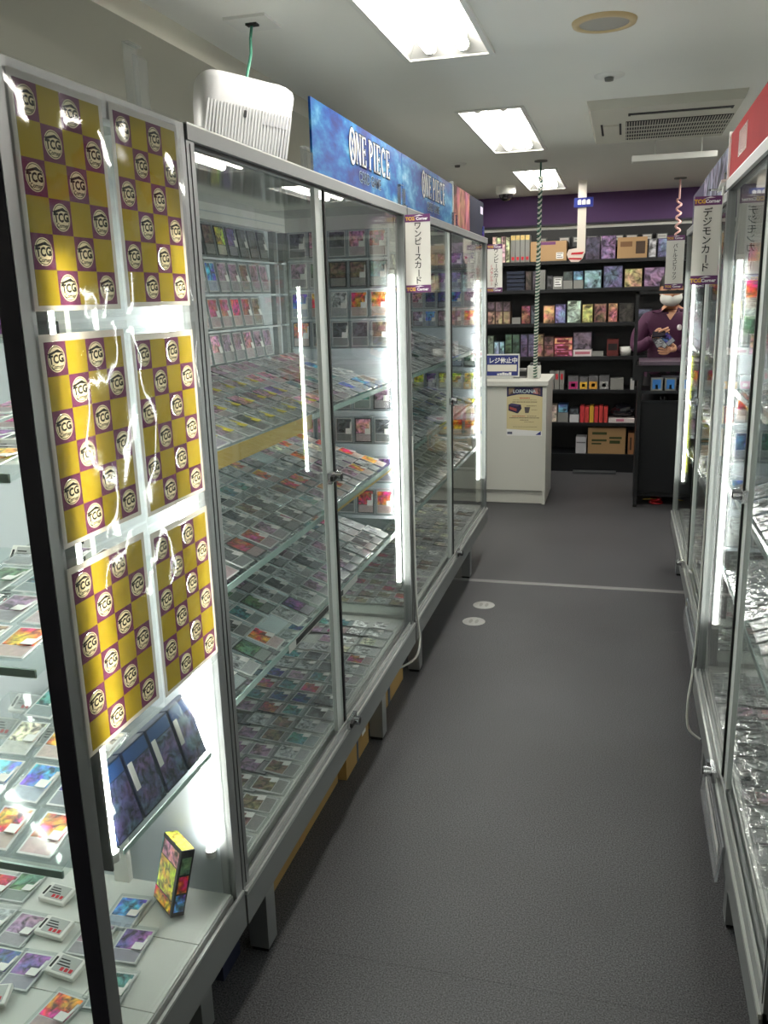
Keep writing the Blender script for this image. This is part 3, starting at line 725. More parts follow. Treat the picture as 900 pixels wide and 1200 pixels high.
# corner case: customers see it from the near side, so these cards face that way
ETAG = []
def flatN(x, y, z, tilt, col, label, jit=0.0, tagged=1, grp='cards in the corner case', dark=0):
    M = frame((math.cos(jit), math.sin(jit) * math.cos(tilt), math.sin(jit) * math.sin(tilt)), (-math.sin(jit), math.cos(jit) * math.cos(tilt), math.cos(jit) * math.sin(tilt)), (x, y, z))
    add_card(M, col, label, grp, 'N', 0, dark, tagged)
for zi, (z, rise, cols, nm) in enumerate(((0.63, 0.10, (('red', 'orange', 'red'), ('navy', 'blue', 'blue'), ('cream', 'orange', 'cream'), ('teal', 'grey', 'teal')), 'low shelf'),
                                    (0.975, 0.06, (('orange', 'brown', 'cream'), ('pink', 'mauve', 'purple'), ('grey', 'teal', 'green'), ('brown', 'mauve', 'grey')), 'second shelf'),
                                    (1.27, 0.05, (('yellow', 'cream', 'grey'), ('grey', 'purple', 'teal'), ('crimson', 'red', 'pink'), ('purple', 'grey', 'pink')), 'third shelf'))):
    tl = math.atan2(rise, 0.40)
    for j in range(4):
        for i in range(3):
            y = NY0 + 0.045 + j * 0.098
            x = -0.885 - i * 0.082 - j * 0.012
            flatN(x, y, z + 0.009 + (y - NY0 - 0.035) * rise / 0.40, tl, cols[j][i], '%s card, %s row from front glass, %s from dark post, %s of corner case' % (cols[j][i], ORD[j + 1], ORD[i + 1], nm), rnd.uniform(-0.05, 0.05))
fl = [(-0.934, 1.316, 'blue'), (-0.875, 1.235, 'purple'), (-0.925, 1.055, 'red'), (-0.962, 1.232, 'mauve'), (-0.85, 1.125, 'teal'), (-1.035, 1.13, 'purple'), (-1.20, 1.335, 'green'), (-1.12, 1.222, 'mauve'), (-1.187, 1.225, 'grey'), (-1.102, 1.128, 'navy'), (-1.17, 1.12, 'teal'), (-1.26, 1.32, 'crimson')]
for zi, (z, rise) in enumerate(((0.6335, 0.093),)):
    b = MB(); A = [(-1.2, NY0 + 0.040, z + .0005), (-1.2, NY0 + 0.415, z + rise), (-1.2, NY0 + 0.415, z + rise + .003), (-1.2, NY0 + 0.040, z + .0025)]
    B = [(-0.825, p[1], p[2]) for p in A]
    b.mesh(A + B, [(i, (i + 1) % 4, 4 + (i + 1) % 4, 4 + i) for i in range(4)] + [(3, 2, 1, 0), (4, 5, 6, 7)]); b.box((-1.2, NY0 + .412, z + .0005), (-.825, NY0 + .415, z + rise))
    tag(b.build('card_riser', ACRYL), 'sloping clear acrylic riser under the cards of the low corner shelf', 'riser')

for i, (x, y, c) in enumerate(fl):
    pl = ['right of the dark post, farther from the glass', 'right of the dark post, nearer the glass', 'nearest the front glass', 'just left of the dark post', 'hidden partly by the dark post', 'left of the nearest price display', 'next to the farthest display', 'left of the middle display', 'second left of the middle display', 'second left of the nearest display', 'third left of the nearest display', 'at the back, far from the post'][i]
    flatN(x, y - 0.05, 0.289, 0.015, c, '%s card on the corner case floor, %s' % (c, pl), rnd.uniform(-0.12, 0.12))

# which cards the photograph shows largest: 300 of them stand alone, the rest are massed per case
polys = []; pv = []
def addq(q):
    n = len(pv); pv.extend(q); polys.append(tuple(range(n, n + len(q))))
for c in CARDS:
    M = c['M']; addq([M @ Vector(p) for p in ((-CW / 2, .006, .0005), (CW / 2, .006, .0005), (CW / 2, .0935, .0005), (-CW / 2, .0935, .0005))])
addq([(NX1, 0.975, 0.85), (NX1, 1.43, 0.85), (NX1, 1.43, 1.79), (NX1, 0.975, 1.79)])
for x, y in ((-0.74, 0.965), (-0.74, 1.42), (-0.74, 1.455), (-0.74, 3.025), (-0.74, 3.075), (0.28, 2.80)):
    addq([(x, y, .19), (x, y + .03, .19), (x, y + .03, 1.8), (x, y, 1.8)])
addq([(-0.77, 0.965, .19), (-0.74, 0.965, .19), (-0.74, 0.965, 1.8), (-0.77, 0.965, 1.8)])
for xf, ya, yb in ((-0.732, 0.96, 4.955), (0.272, 1.36, 5.05)):
    addq([(xf, ya, .19), (xf, yb, .19), (xf, yb, .272), (xf, ya, .272)])
tree = BVHTree.FromPolygons(pv, polys)
ranked = []
for i, c in enumerate(CARDS):
    M = c['M']; n_vis = 0; pts = []
    for u in (-0.8, 0, 0.8):
        for v in (0.1, 0.5, 0.9):
            p = M @ Vector((u * CW / 2, 0.006 + v * CH, 0.003))
            px, py, dz = project(p)
            if dz <= 0.05: continue
            if not (2 < px < 898 and 2 < py < 1198): continue
            d = p - CAM; L_ = d.length
            h = tree.ray_cast(CAM, d / L_, L_ - 0.004)
            if h[0] is None: n_vis += 1
    q = [project(M @ Vector(p)) for p in ((-CW / 2, .006, .002), (CW / 2, .006, .002), (CW / 2, .0935, .002), (-CW / 2, .0935, .002))]
    area = abs(sum(q[k][0] * q[(k + 1) % 4][1] - q[(k + 1) % 4][0] * q[k][1] for k in range(4))) / 2 if all(p[2] > 0.05 for p in q) else 0
    ranked.append((area * n_vis / 9, i, n_vis))
ranked.sort(reverse=True)
LIMIT = 296
alone = [i for a_, i, nv in ranked[:LIMIT] if nv > 0]
alone_set = set(alone)
vis_n = sum(1 for r in ranked if r[2] > 0)
print('cards', len(CARDS), 'visible', vis_n, 'smallest alone', ranked[LIMIT - 1][0])
for i in alone:
    c = CARDS[i]
    bag = c['bag']
    o = place('bagged_card' if bag else 'trading_card', ME_CARD[(bag, c['dark'])], None, c['M'])
    o.color = s2l(PAL[c['col']])
    tag(o, c['label'], 'card', c['group'])
    place('clear_bag' if bag else 'clear_holder', ME_BAG if bag else ME_HOLD, o)
    if c['tagged']: place('price_tag', ME_TAGY if c.get('ty') else ME_TAG[c['flip']], o)
mass = {}
for a_, i, nv in ranked:
    if i in alone_set: continue
    c = CARDS[i]; mb = mass.setdefault(c['case'], MB()); mb.col = s2l(PAL[c['col']])
    card_geo(mb, c['M'], False, c['dark']); 
    if c['tagged']: tag_geo(mb, c['M'], 5 if c.get('ty') else 4, c['flip'])
for k, mb in mass.items():
    bag = k in 'CD'
    o = mb.build('massed_cards', [BORD_L, ART_PS if bag else ART_S, TXT_PS if bag else TXT_S, BORD_D, TAGW, MATS['price_label_yellow']], origin=CASE[k].location if k in CASE else nc.location)
    tag(o, 'many small cards packed on the shelves and racks of the ' + CNAME[k], 'cards', kind='stuff')

# ------------------------------------------------------------------ corner case contents
SCREEN = mat('e_paper_grey', (0.66, 0.67, 0.66), rough=0.4)
def price_display(x, y, z, tilt, jit, label, ry=1):
    t = thing('price_display', label, 'price display', (x, y, z), 'electronic price displays in the corner case')
    M = frame((math.cos(jit), math.sin(jit) * math.cos(tilt), math.sin(jit) * math.sin(tilt)), (-math.sin(jit), math.cos(jit) * math.cos(tilt), math.cos(jit) * math.sin(tilt)), (x, y, z + 0.002))
    b = MB(); b.box((-0.033, -0.022, 0), (0.033, 0.022, 0.011), 0, M); o = b.build('housing', PLASTIC, t, bevel=0.003)
    b = MB(); b.box((-0.020, -0.017, 0.0105), (0.026, 0.018, 0.0116), 0, M); b.build('screen', SCREEN, t)
    b = MB()
    for k in range(3): b.box((-0.017, 0.008 - k * 0.006, 0.0117), (0.004 + k * 0.004, 0.0105 - k * 0.006, 0.0119), 0, M)
    for k in range(3): b.box((-0.004 + k * 0.010, -0.014, 0.0117), (0.003 + k * 0.010, -0.006, 0.0119), 1, M)
    b.box((-0.029, -0.012, 0.0111), (-0.024, 0.012, 0.0114), 0, M)
    b.build('printed_price', [INK, REDINK], t)
def _pt(px, py, Y): q = at(px, py, Y); return q.x, q.y, q.z
for i, (x, y, z, tl, jt, lb) in enumerate((
        (-1.105, 1.324, 0.2915, 0.12, -0.1, 'small white price display on the corner case floor, deepest of four'),
        (-1.048, 1.235, 0.2915, 0.12, -0.08, 'small white price display on the corner case floor, second deepest'),
        (-0.962, 1.149, 0.2915, 0.12, -0.1, 'small white price display on the corner case floor, beside the dark post'),
        (-1.052, 1.055, 0.2915, 0.12, 0.3, 'white price display nearest the front glass of the corner case floor'),
        (*_pt(33, 828, 1.39), 0.5, 0.0, 'white price display at the back of the low corner case shelf'),
        (*_pt(4, 856, 1.30), 0.5, 0.0, 'white price display farther along the low corner case shelf'),
        (*_pt(64, 868, 1.33), 0.5, 0.0, 'white price display behind the cards, low shelf, next to the post'),
        (*_pt(32, 655, 1.36), 0.9, 0.0, 'white price display at the back of the second corner case shelf'),
        (*_pt(12, 702, 1.28), 0.8, 0.05, 'white price display among cards on the second corner case shelf'),
        (*_pt(-8, 510, 1.37), 1.2, 0.0, 'white price display standing on the third corner case shelf'),
        (*_pt(22, 512, 1.37), 1.2, 0.0, 'white price display on the third corner case shelf beside the post'),
        (*_pt(8, 533, 1.12), 0.8, 0.05, 'tilted white price display at the front of the third corner shelf'))):
    price_display(x, y, z, tl, jt, lb)
# packs on the top glass shelf, standing
for i, (x, c, lb) in enumerate(((-0.86, 'purple', 'purple picture pack standing on the top corner case shelf by the post'), (-0.94, 'pink', 'pink picture pack standing on the top corner case shelf, second along'), (-1.02, 'orange', 'orange picture pack standing on the top corner case shelf, third along'), (-0.86, 'white', ''))):
    if not lb: continue
    b = MB(); y = 1.06 + 0.03 * i
    b.box((x - 0.035, y, 1.461), (x + 0.035, y + 0.02, 1.57)); b.poly([(x - 0.031, y - .0005, 1.465), (x + 0.031, y - .0005, 1.465), (x + 0.031, y - .0005, 1.566), (x - 0.031, y - .0005, 1.566)], 1)
    o = b.build('card_pack', [BORD_L, ART_I]); o.color = s2l(PAL[c]); tag(o, lb, 'card pack', 'packs on the top corner case shelf')
ACRYL2 = clear_mat('thin_clear_sleeve', tint=(.97, .97, .97), refl=1.0, rough=.08)
# four packs standing behind the end glass, on their own small shelf
b = MB(); b.box((-0.8175, 1.072, 0.628), (-0.757, 1.392, 0.633)); t = b.build('pack_shelf', SHELFG); tag(t, 'small glass shelf behind the end glass under the chequered papers', 'shelf')
b = MB(); b.box((-0.757, 1.072, 0.626), (-0.755, 1.392, 0.636)); b.build('front_lip', GEDGE, t)
pk = ('first from the dark post', 'second from the dark post', 'third from the dark post', 'nearest the long case')
for i in range(4):
    y = 1.114 + i * 0.0795
    M = frame((0, 1, 0), (-0.28, 0, 0.96), (-0.764, y, 0.639))
    b = MB(); b.box((-0.037, 0, -0.018), (0.037, 0.125, 0), 0, M); b.poly([M @ Vector(p) for p in ((-0.035, 0.003, 0.0006), (0.035, 0.003, 0.0006), (0.035, 0.095, 0.0006), (-0.035, 0.095, 0.0006))], 1)
    b.poly([M @ Vector(p) for p in ((-0.035, 0.097, 0.0006), (0.035, 0.097, 0.0006), (0.035, 0.122, 0.0006), (-0.035, 0.122, 0.0006))], 2)
    o = b.build('card_pack', [mat('pack_navy', (0.10, 0.13, 0.24), rough=0.3, coat=0.6), ART_I, mat('pack_blue_head', (0.16, 0.30, 0.52), rough=0.3, coat=0.6)])
    o.color = s2l((.30, .30, .45)); tag(o, 'dark blue picture pack behind the end glass, ' + pk[i], 'card pack', 'dark packs behind the end glass')
    b = MB(); b.box((-0.034, 0.05, 0.001), (-0.021, 0.10, 0.002), 0, M); b.build('price_tag', TAGW, o)
    b = MB(); b.box((-0.0385, -0.001, 0.0022), (0.0385, 0.130, 0.0035), 0, M); b.build('clear_sleeve', ACRYL2, o)
# booster box
c0 = Vector((-0.860, 1.350, 0.2945))
Mx = Matrix.Translation(c0) @ Matrix.Rotation(math.radians(-37), 4, 'Z') @ Matrix.Rotation(math.radians(-15), 4, 'X')
t = thing('picture_box', 'black box with pink and yellow artwork tilted on the corner case floor', 'box', c0)
b = MB(); b.box((-0.042, -0.015, 0.0), (0.042, 0.015, 0.142), 0, Mx); b.build('carton', mat('carton_black', (0.07, 0.07, 0.08), rough=0.3, coat=0.4), t, bevel=0.001)
BOOST = [(-0.036, 0.034, 0.032, 0.100, 'yellow'), (-0.034, 0.036, 0.102, 0.134, 'pink'), (-0.040, 0.036, 0.005, 0.030, 'orange'), (-0.041, -0.037, 0.032, 0.134, 'teal')]
for x0, x1, z0, z1, c in BOOST:
    b = MB(); b.poly([Mx @ Vector(p) for p in ((x0, -0.0156, z0), (x1, -0.0156, z0), (x1, -0.0156, z1), (x0, -0.0156, z1))]); o = b.build('artwork', ART_I, t); o.color = s2l(PAL[c])
for z0, c in ((0.010, 'blue'), (0.050, 'orange'), (0.090, 'green')):
    b = MB(); b.poly([Mx @ Vector(p) for p in ((0.0426, -0.0105, z0), (0.0426, 0.0105, z0), (0.0426, 0.0105, z0 + 0.036), (0.0426, -0.0105, z0 + 0.036))]); o = b.build('small_picture', ART_I, t); o.color = s2l(PAL[c])
b = MB(); b.poly([Mx @ Vector(p) for p in ((-0.040, -0.0135, .1426), (0.040, -0.0135, .1426), (0.040, 0.0135, .1426), (-0.040, 0.0135, .1426))]); o = b.build('lid_artwork', ART_I, t); o.color = s2l(PAL['yellow'])

# yellow strips along shelf fronts and the far pocket panel of the second case
b = MB(); b.box((-0.7885, 1.52, 1.168), (-0.7875, 2.15, 1.205)); tag(b.build('shelf_strip', YEL), 'yellow paper strip along the upper shelf of the first left case', 'strip')
b = MB(); b.box((-0.7885, 2.30, 0.893), (-0.7875, 3.0, 0.900)); tag(b.build('shelf_strip', YEL), 'yellow paper strip along the middle shelf beyond the door lock', 'strip')
b = MB(); b.box((-0.7885, 1.9, 0.626), (-0.7875, 2.5, 0.648), 0); b.box((-0.7875, 1.95, 0.630), (-0.787, 2.35, 0.646), 1); tag(b.build('shelf_strip', [TAGW, INK]), 'white strip with a black banner on the lowest shelf front', 'strip')
b = MB(); b.box((-0.794, 4.927, 0.60), (-0.7715, 4.929, 1.60)); tag(b.build('edge_strip_paper', YEL), 'tall yellow paper strip at the end of the second left case', 'strip')
b = MB(); b.box((0.3665, 5.0125, 0.5), (0.3765, 5.0145, 1.15)); tag(b.build('edge_strip_paper', mat('lime_strip', (0.80, 0.83, 0.12), rough=0.5)), 'thin lime strip inside the farther right hand case', 'strip')

# ------------------------------------------------------------------ signs on the case tops
def cloud_blue():
    m = bpy.data.materials.new('printed_sky_blue'); m.use_nodes = True; nt = m.node_tree; b = nt.nodes['Principled BSDF']; L = nt.links.new
    geo = nt.nodes.new('ShaderNodeNewGeometry'); mp = nt.nodes.new('ShaderNodeMapping'); mp.inputs['Scale'].default_value = (1, 3.0, 7)
    n = nt.nodes.new('ShaderNodeTexNoise'); n.inputs['Scale'].default_value = 1.6; n.inputs['Detail'].default_value = 6; n.inputs['Roughness'].default_value = 0.62
    L(geo.outputs['Position'], mp.inputs['Vector']); L(mp.outputs[0], n.inputs['Vector'])
    r = nt.nodes.new('ShaderNodeValToRGB'); e = r.color_ramp.elements
    e[0].position = 0.34; e[0].color = s2l((0.12, 0.17, 0.44)); e[1].position = 0.72; e[1].color = s2l((0.74, 0.84, 0.90))
    for p, c in ((0.44, (0.07, 0.29, 0.58)), (0.52, (0.14, 0.44, 0.66)), (0.60, (0.38, 0.62, 0.76))):
        x = r.color_ramp.elements.new(p); x.color = s2l(c)
    L(n.outputs['Fac'], r.inputs[0]); L(r.outputs[0], b.inputs['Base Color']); b.inputs['Roughness'].default_value = 0.4; b.inputs['Specular IOR Level'].default_value = 0.15
    return m
SKYB = cloud_blue()
# serif capitals drawn as strokes in a unit-height box
def serif_word(mb, M, h, mi_face, mi_edge):
    def rect(x0, y0, x1, y1, g, z, mi): mb.poly([M @ Vector((a * h, c * h, z)) for a, c in ((x0 - g, y0 - g), (x1 + g, y0 - g), (x1 + g, y1 + g), (x0 - g, y1 + g))], mi)
    def quad(ps, g, z, mi):
        cx = sum(p[0] for p in ps) / 4; cy = sum(p[1] for p in ps) / 4
        mb.poly([M @ Vector(((p[0] + (g if p[0] > cx else -g)) * h, (p[1] + (g if p[1] > cy else -g)) * h, z)) for p in ps], mi)
    def arc(cx, cy, rx, ry, a0, a1, t0, g, z, mi, n=18):
        for k in range(n):
            a = a0 + (a1 - a0) * k / n; b_ = a0 + (a1 - a0) * (k + 1) / n
            pts = []
            for aa, sgn in ((a, 1), (b_, 1), (b_, -1), (a, -1)):
                rr = sgn * (t0 / 2 + g)
                pts.append(M @ Vector(((cx + (rx + rr) * math.cos(aa)) * h, (cy + (ry + rr) * math.sin(aa)) * h, z)))
            mb.poly(pts, mi)
    for g, z, mi in ((0.035, 0.0, mi_edge), (0.0, 0.0008, mi_face)):
        x = 0.0
        # O with crossed bones
        arc(0.33, 0.5, 0.26, 0.52, 0, 2 * math.pi, 0.13, g, z, mi, 28)
        for sgn in (1, -1):
            quad([(0.33 - sgn * 0.17 - 0.035, 0.10), (0.33 - sgn * 0.17 + 0.035, 0.10), (0.33 + sgn * 0.17 + 0.035, 0.90), (0.33 + sgn * 0.17 - 0.035, 0.90)], g * 0.6, z, mi)
        x = 0.72
        def stem_(x, w=0.13): rect(x, 0, x + w, 1, g, z, mi); rect(x - 0.05, 0, x + w + 0.05, 0.06, g, z, mi); rect(x - 0.05, 0.94, x + w + 0.05, 1, g, z, mi)
        stem_(x, 0.07); quad([(x, 1.0), (x + 0.15, 1.0), (x + 0.45, 0.0), (x + 0.32, 0.0)], g, z, mi); rect(x + 0.38, 0, x + 0.45, 1, g, z, mi); rect(x + 0.33, 0.94, x + 0.50, 1, g, z, mi)
        def E_(x): stem_(x); rect(x + 0.1, 0, x + 0.40, 0.07, g, z, mi); rect(x + 0.1, 0.93, x + 0.40, 1, g, z, mi); rect(x + 0.1, 0.47, x + 0.32, 0.54, g, z, mi); rect(x + 0.35, 0, x + 0.41, 0.25, g, z, mi); rect(x + 0.35, 0.76, x + 0.41, 1, g, z, mi); rect(x + 0.28, 0.40, x + 0.33, 0.61, g, z, mi)
        E_(1.34)
        x = 2.12; stem_(x); arc(x + 0.13, 0.72, 0.22, 0.22, -math.pi / 2, math.pi / 2, 0.10, g, z, mi)
        stem_(2.66); E_(3.0)
        arc(3.83, 0.5, 0.24, 0.46, math.pi * 0.28, math.pi * 1.72, 0.12, g, z, mi); rect(3.98, 0.66, 4.04, 0.95, g, z, mi)
        E_(4.22)
for i, (ya, yb, lb) in enumerate(((2.17, 3.095, 'first from the camera'), (3.10, 4.035, 'second from the camera'))):
    t = thing('sign_board', 'blue cloud printed sign board reading ONE PIECE, %s' % lb, 'sign', (-0.762, (ya + yb) / 2, 1.803), 'blue sign boards on the left cases')
    b = MB(); b.box((-0.766, ya, 1.806), (-0.760, yb, 1.985)); b.build('board', SKYB, t)
    b = MB(); b.box((-0.768, ya, 1.803), (-0.757, yb, 1.808)); b.build('base_strip', mat('strip_navy', (0.12, 0.13, 0.22)), t)
    b = MB(); yc = ya + 0.31; Mt = frame((0, 1, 0), (0, 0, 1), (-0.7592, yc, 1.878)); serif_word(b, Mt @ Matrix.Diagonal((1.13, 1, 1, 1)), 0.085, 0, 1); b.build('lettering', [WINK, INK], t)
    b = MB(); add_text(b, 'CARD GAME', frame((0, 1, 0), (0, 0, 1), (-0.7588, yc + 0.21, 1.846)), 0.042, 0, bold=0.02); add_text(b, 'CARD GAME', frame((0, 1, 0), (0, 0, 1), (-0.7593, yc + 0.21, 1.846)), 0.042, 1, bold=0.06); b.build('small_lettering', [mat('ink_slate', (0.12, 0.17, 0.27)), mat('ink_pale_blue', (0.62, 0.72, 0.80))], t)
t = thing('sign_board', 'sign board with dark red and brown portrait style print, white edge', 'sign', (-0.762, 4.26, 1.803))
b = MB(); b.box((-0.772, 4.045, 1.803), (-0.757, 4.052, 2.0)); b.build('white_edge', PLASTIC, t)
b = MB(); b.box((-0.766, 4.052, 1.806), (-0.760, 4.50, 1.990)); o = b.build('board', ART_M, t); o.color = s2l((0.50, 0.31, 0.31))
t = thing('sign_board', 'dark slate sign board with a small white label, last on the left', 'sign', (-0.762, 4.73, 1.803))
b = MB(); b.box((-0.766, 4.505, 1.806), (-0.760, 4.955, 1.988)); b.build('board', mat('slate_print', (0.13, 0.14, 0.20), rough=0.6, spec=.1, vary=0.3, bscale=3), t)
b = MB(); b.box((-0.7598, 4.85, 1.925), (-0.759, 4.93, 1.962)); b.build('corner_label', mat('label_lilac', (0.80, 0.76, 0.86)), t)
for i, (x, y, c, lb) in enumerate(((-0.80, 4.90, (0.82, 0.80, 0.84), 'pale card box on the end of the left case top'), (-0.775, 4.945, (0.20, 0.22, 0.50), 'blue and white card box on the end of the left case top'))):
    b = MB(); b.box((x - 0.02, y - .02, 1.803), (x + 0.02, y + .02, 1.865)); o = b.build('small_box', ART_I); o.color = s2l(c); tag(o, lb, 'box')
def red_print():
    m = mat('red_sign_print', (0.54, 0.08, 0.11), rough=0.6, spec=0.06, vary=0.25, bscale=5); return m
t = thing('sign_board', 'glossy red sign board on the right hand case top', 'sign', (0.303, 2.1, 1.803))
b = MB(); b.box((0.300, 1.36, 1.806), (0.306, 3.0, 1.955)); b.build('board', red_print(), t)
b = MB(); b.box((0.294, 3.0, 1.803), (0.312, 3.008, 1.962)); b.build('white_edge', PLASTIC, t)
b = MB(); b.box((0.2994, 2.62, 1.86), (0.2998, 2.80, 1.93)); b.build('pale_panel', mat('pale_panel_print', (0.62, 0.45, 0.43), rough=0.2), t)
t = thing('sign_board', 'grey violet sign board with silver marks beyond the red sign', 'sign', (0.335, 3.7, 1.803))
b = MB(); b.box((0.332, 3.03, 1.806), (0.338, 4.35, 1.975)); o = b.build('board', ART_M, t); o.color = s2l((0.45, 0.45, 0.52))
b = MB(); b.box((0.332, 4.36, 1.806), (0.338, 5.0, 1.968)); tag(b.build('sign_board', mat('violet_print', (0.22, 0.19, 0.30), rough=0.6, spec=.1)), 'dark violet sign board farthest along the right case tops', 'sign')

def acrylic_stand(x, y, z, label, h=0.09, flip=1):
    b = MB()
    b.box((x - 0.05, y - 0.02, z), (x + 0.02, y + 0.02, z + 0.003)); b.box((x - 0.006, y - 0.02, z), (x - 0.003, y + 0.02, z + h)); b.box((x + 0.010, y - 0.02, z), (x + 0.013, y + 0.02, z + h * 0.8)); b.box((x - 0.003, y - 0.02, z + h - 0.003), (x + 0.006, y + 0.02, z + h))
    tag(b.build('acrylic_stand', ACRYL), label, 'sign holder', 'clear acrylic sign holders on the case tops')
acrylic_stand(-0.765, 1.345, 1.80, 'empty clear acrylic holder above the chequered papers', 0.10)
acrylic_stand(-0.765, 2.13, 1.803, 'clear acrylic holder at the near end of the blue sign', 0.06)
acrylic_stand(-0.750, 3.03, 1.803, 'clear acrylic holder between the two blue signs', 0.07)
acrylic_stand(-0.750, 4.02, 1.803, 'clear acrylic holder at the far end of the blue signs', 0.06)
acrylic_stand(0.30, 3.08, 1.803, 'clear acrylic holder at the end of the red sign', 0.05)
b = MB(); b.mesh([(0.262, 2.83, 1.80), (0.30, 2.83, 1.80), (0.30, 3.10, 1.806), (0.285, 3.20, 1.806), (0.262, 2.83, 1.806), (0.30, 2.83, 1.81), (0.30, 3.10, 1.81), (0.285, 3.20, 1.81)], [(0, 3, 2, 1), (4, 5, 6, 7), (0, 1, 5, 4), (1, 2, 6, 5), (2, 3, 7, 6), (3, 0, 4, 7)])
tag(b.build('white_bracket', PLASTIC), 'white pointed bracket on the corner between the right cases', 'bracket')

def hang_tag(x0, x1, y, z0, z1, words_, label, extra=None, purple_h=0.025, size=0.028, pitch=0.026):
    t = thing('hanging_name_tag', label, 'name tag', ((x0 + x1) / 2, y, z0), 'white category tags hanging on the cases')
    w_ = x1 - x0; M = frame((1, 0, 0), (0, 0, 1), ((x0 + x1) / 2, y, (z0 + z1) / 2))
    b = MB(); b.box((x0, y, z0), (x1, y + 0.002, z1)); b.build('card', mat('tag_paper', (0.87, 0.86, 0.83), rough=0.4, coat=0.2), t)
    for zz in (z1 - purple_h, z0):
        b = MB(); b.box((x0, y - 0.0008, zz), (x1, y, zz + purple_h)); o = b.build('purple_band', PURPLE, t)
        b = MB(); Mt = frame((1, 0, 0), (0, 0, 1), ((x0 + x1) / 2, y - 0.0012, zz + purple_h * 0.42))
        add_text(b, 'TCG', Mt @ Matrix.Translation((-w_ * 0.30, 0, 0)), 0.0155, 0, bold=0.05); add_text(b, 'Corner', Mt @ Matrix.Translation((w_ * 0.17, 0, 0)), 0.0135, 1, bold=0.04)
        b.poly([Mt @ Vector(p) for p in ((-0.014, 0.008, 0), (0.02, 0.0095, 0), (0.006, 0.013, 0))], 1)
        b.build('band_lettering', [mat('ink_gold', (0.85, 0.68, 0.25)), WINK], o)
    b = MB(); vtext(b, words_, M @ Matrix.Translation((0 if not extra else w_ * 0.08, 0, 0.001)), size, pitch, 0)
    if extra: vtext(b, extra, M @ Matrix.Translation((-w_ * 0.22, -0.035, 0.001)), size * 0.7, pitch * 0.72, 1)
    b.build('lettering', [INK, REDINK], t)
    return t
hang_tag(-0.737, -0.649, 3.035, 1.515, 1.775, '\u30ef\u30f3\u30d4\u30fc\u30b9\u30ab\u30fc\u30c9', 'white hanging tag with vertical writing at the join of the left cases')
hang_tag(-0.737, -0.654, 4.95, 1.513, 1.770, '\u30ef\u30f3\u30d4\u30fc\u30b9\u30ab\u30fc\u30c9', 'white hanging tag at the far end of the left cases, partly red writing', extra='(\u30d1\u30e9\u30ec\u30eb)')
hang_tag(0.192, 0.268, 2.83, 1.513, 1.763, '\u30c7\u30b8\u30e2\u30f3\u30ab\u30fc\u30c9', 'white hanging tag at the join of the right hand cases')
hang_tag(0.208, 0.298, 4.95, 1.505, 1.775, '\u30d0\u30c8\u30eb\u30b9\u30d4\u30ea\u30c3\u30c4', 'white hanging tag beside the person, far end of right cases', size=0.024, pitch=0.023)

# ------------------------------------------------------------------ ceiling things
# air conditioner cassette
ACM = mat('aircon_plastic', (0.80, 0.79, 0.74), rough=0.5)
t = thing('air_conditioner', 'ceiling air conditioner panel with dark slotted grille', 'air conditioner', (0.14, 4.65, 2.27))
b = MB(); ax0, ax1, ay0, ay1 = -0.185, 0.47, 4.13, 5.07
b.mesh([(ax0 + .015, ay0 + .015, 2.262), (ax1 - .015, ay0 + .015, 2.262), (ax1 - .015, ay1 - .015, 2.262), (ax0 + .015, ay1 - .015, 2.262), (ax0, ay0, 2.30), (ax1, ay0, 2.30), (ax1, ay1, 2.30), (ax0, ay1, 2.30)], [(3, 2, 1, 0), (0, 1, 5, 4), (1, 2, 6, 5), (2, 3, 7, 6), (3, 0, 4, 7)])
b.build('panel', ACM, t)
DK = mat('grille_dark', (0.10, 0.10, 0.10), rough=0.7)
b = MB(); b.box((-0.01, 4.27, 2.2605), (0.43, 4.33, 2.2625)); b.build('outlet_slot', DK, t)
b = MB(); b.box((0.0, 4.31, 2.2585), (0.42, 4.33, 2.262)); b.build('flap', ACM, t)
b = MB(); b.box((-0.02, 4.46, 2.260), (0.45, 4.97, 2.2622)); g = b.build('intake', DK, t)
b = MB()
for k in range(40): b.box((-0.018 + k * 0.0118, 4.465, 2.2575), (-0.0145 + k * 0.0118, 4.965, 2.2602))
o = b.build('grille_fins', ACM, g); o['kind'] = 'stuff'
for k in range(4):
    b = MB(); b.box((-0.02, 4.58 + k * 0.10, 2.2565), (0.45, 4.592 + k * 0.10, 2.2602)); b.build('grille_bar', ACM, g)
b = MB(); b.box((-0.135, 4.50, 2.2600), (-0.125, 4.80, 2.2625), 1); b.box((-0.05, 4.50, 2.2600), (-0.04, 4.80, 2.2625), 1); b.box((-0.122, 4.52, 2.255), (-0.053, 4.80, 2.263)); b.build('side_cover', [ACM, DK], t)
# hanging white bar
t = thing('hanging_bar', 'white flat bar hung from the ceiling by two thin rods', 'bar', (0.23, 5.3, 2.19))
b = MB(); b.box((0.016, 5.26, 2.19), (0.46, 5.36, 2.222)); b.build('bar', FRM, t, bevel=0.004)
for x in (0.14, 0.38):
    b = MB(); b.cyl((x, 5.31, 2.22), (x, 5.31, 2.30), 0.004, 8); b.build('rod', PLASTIC, t)
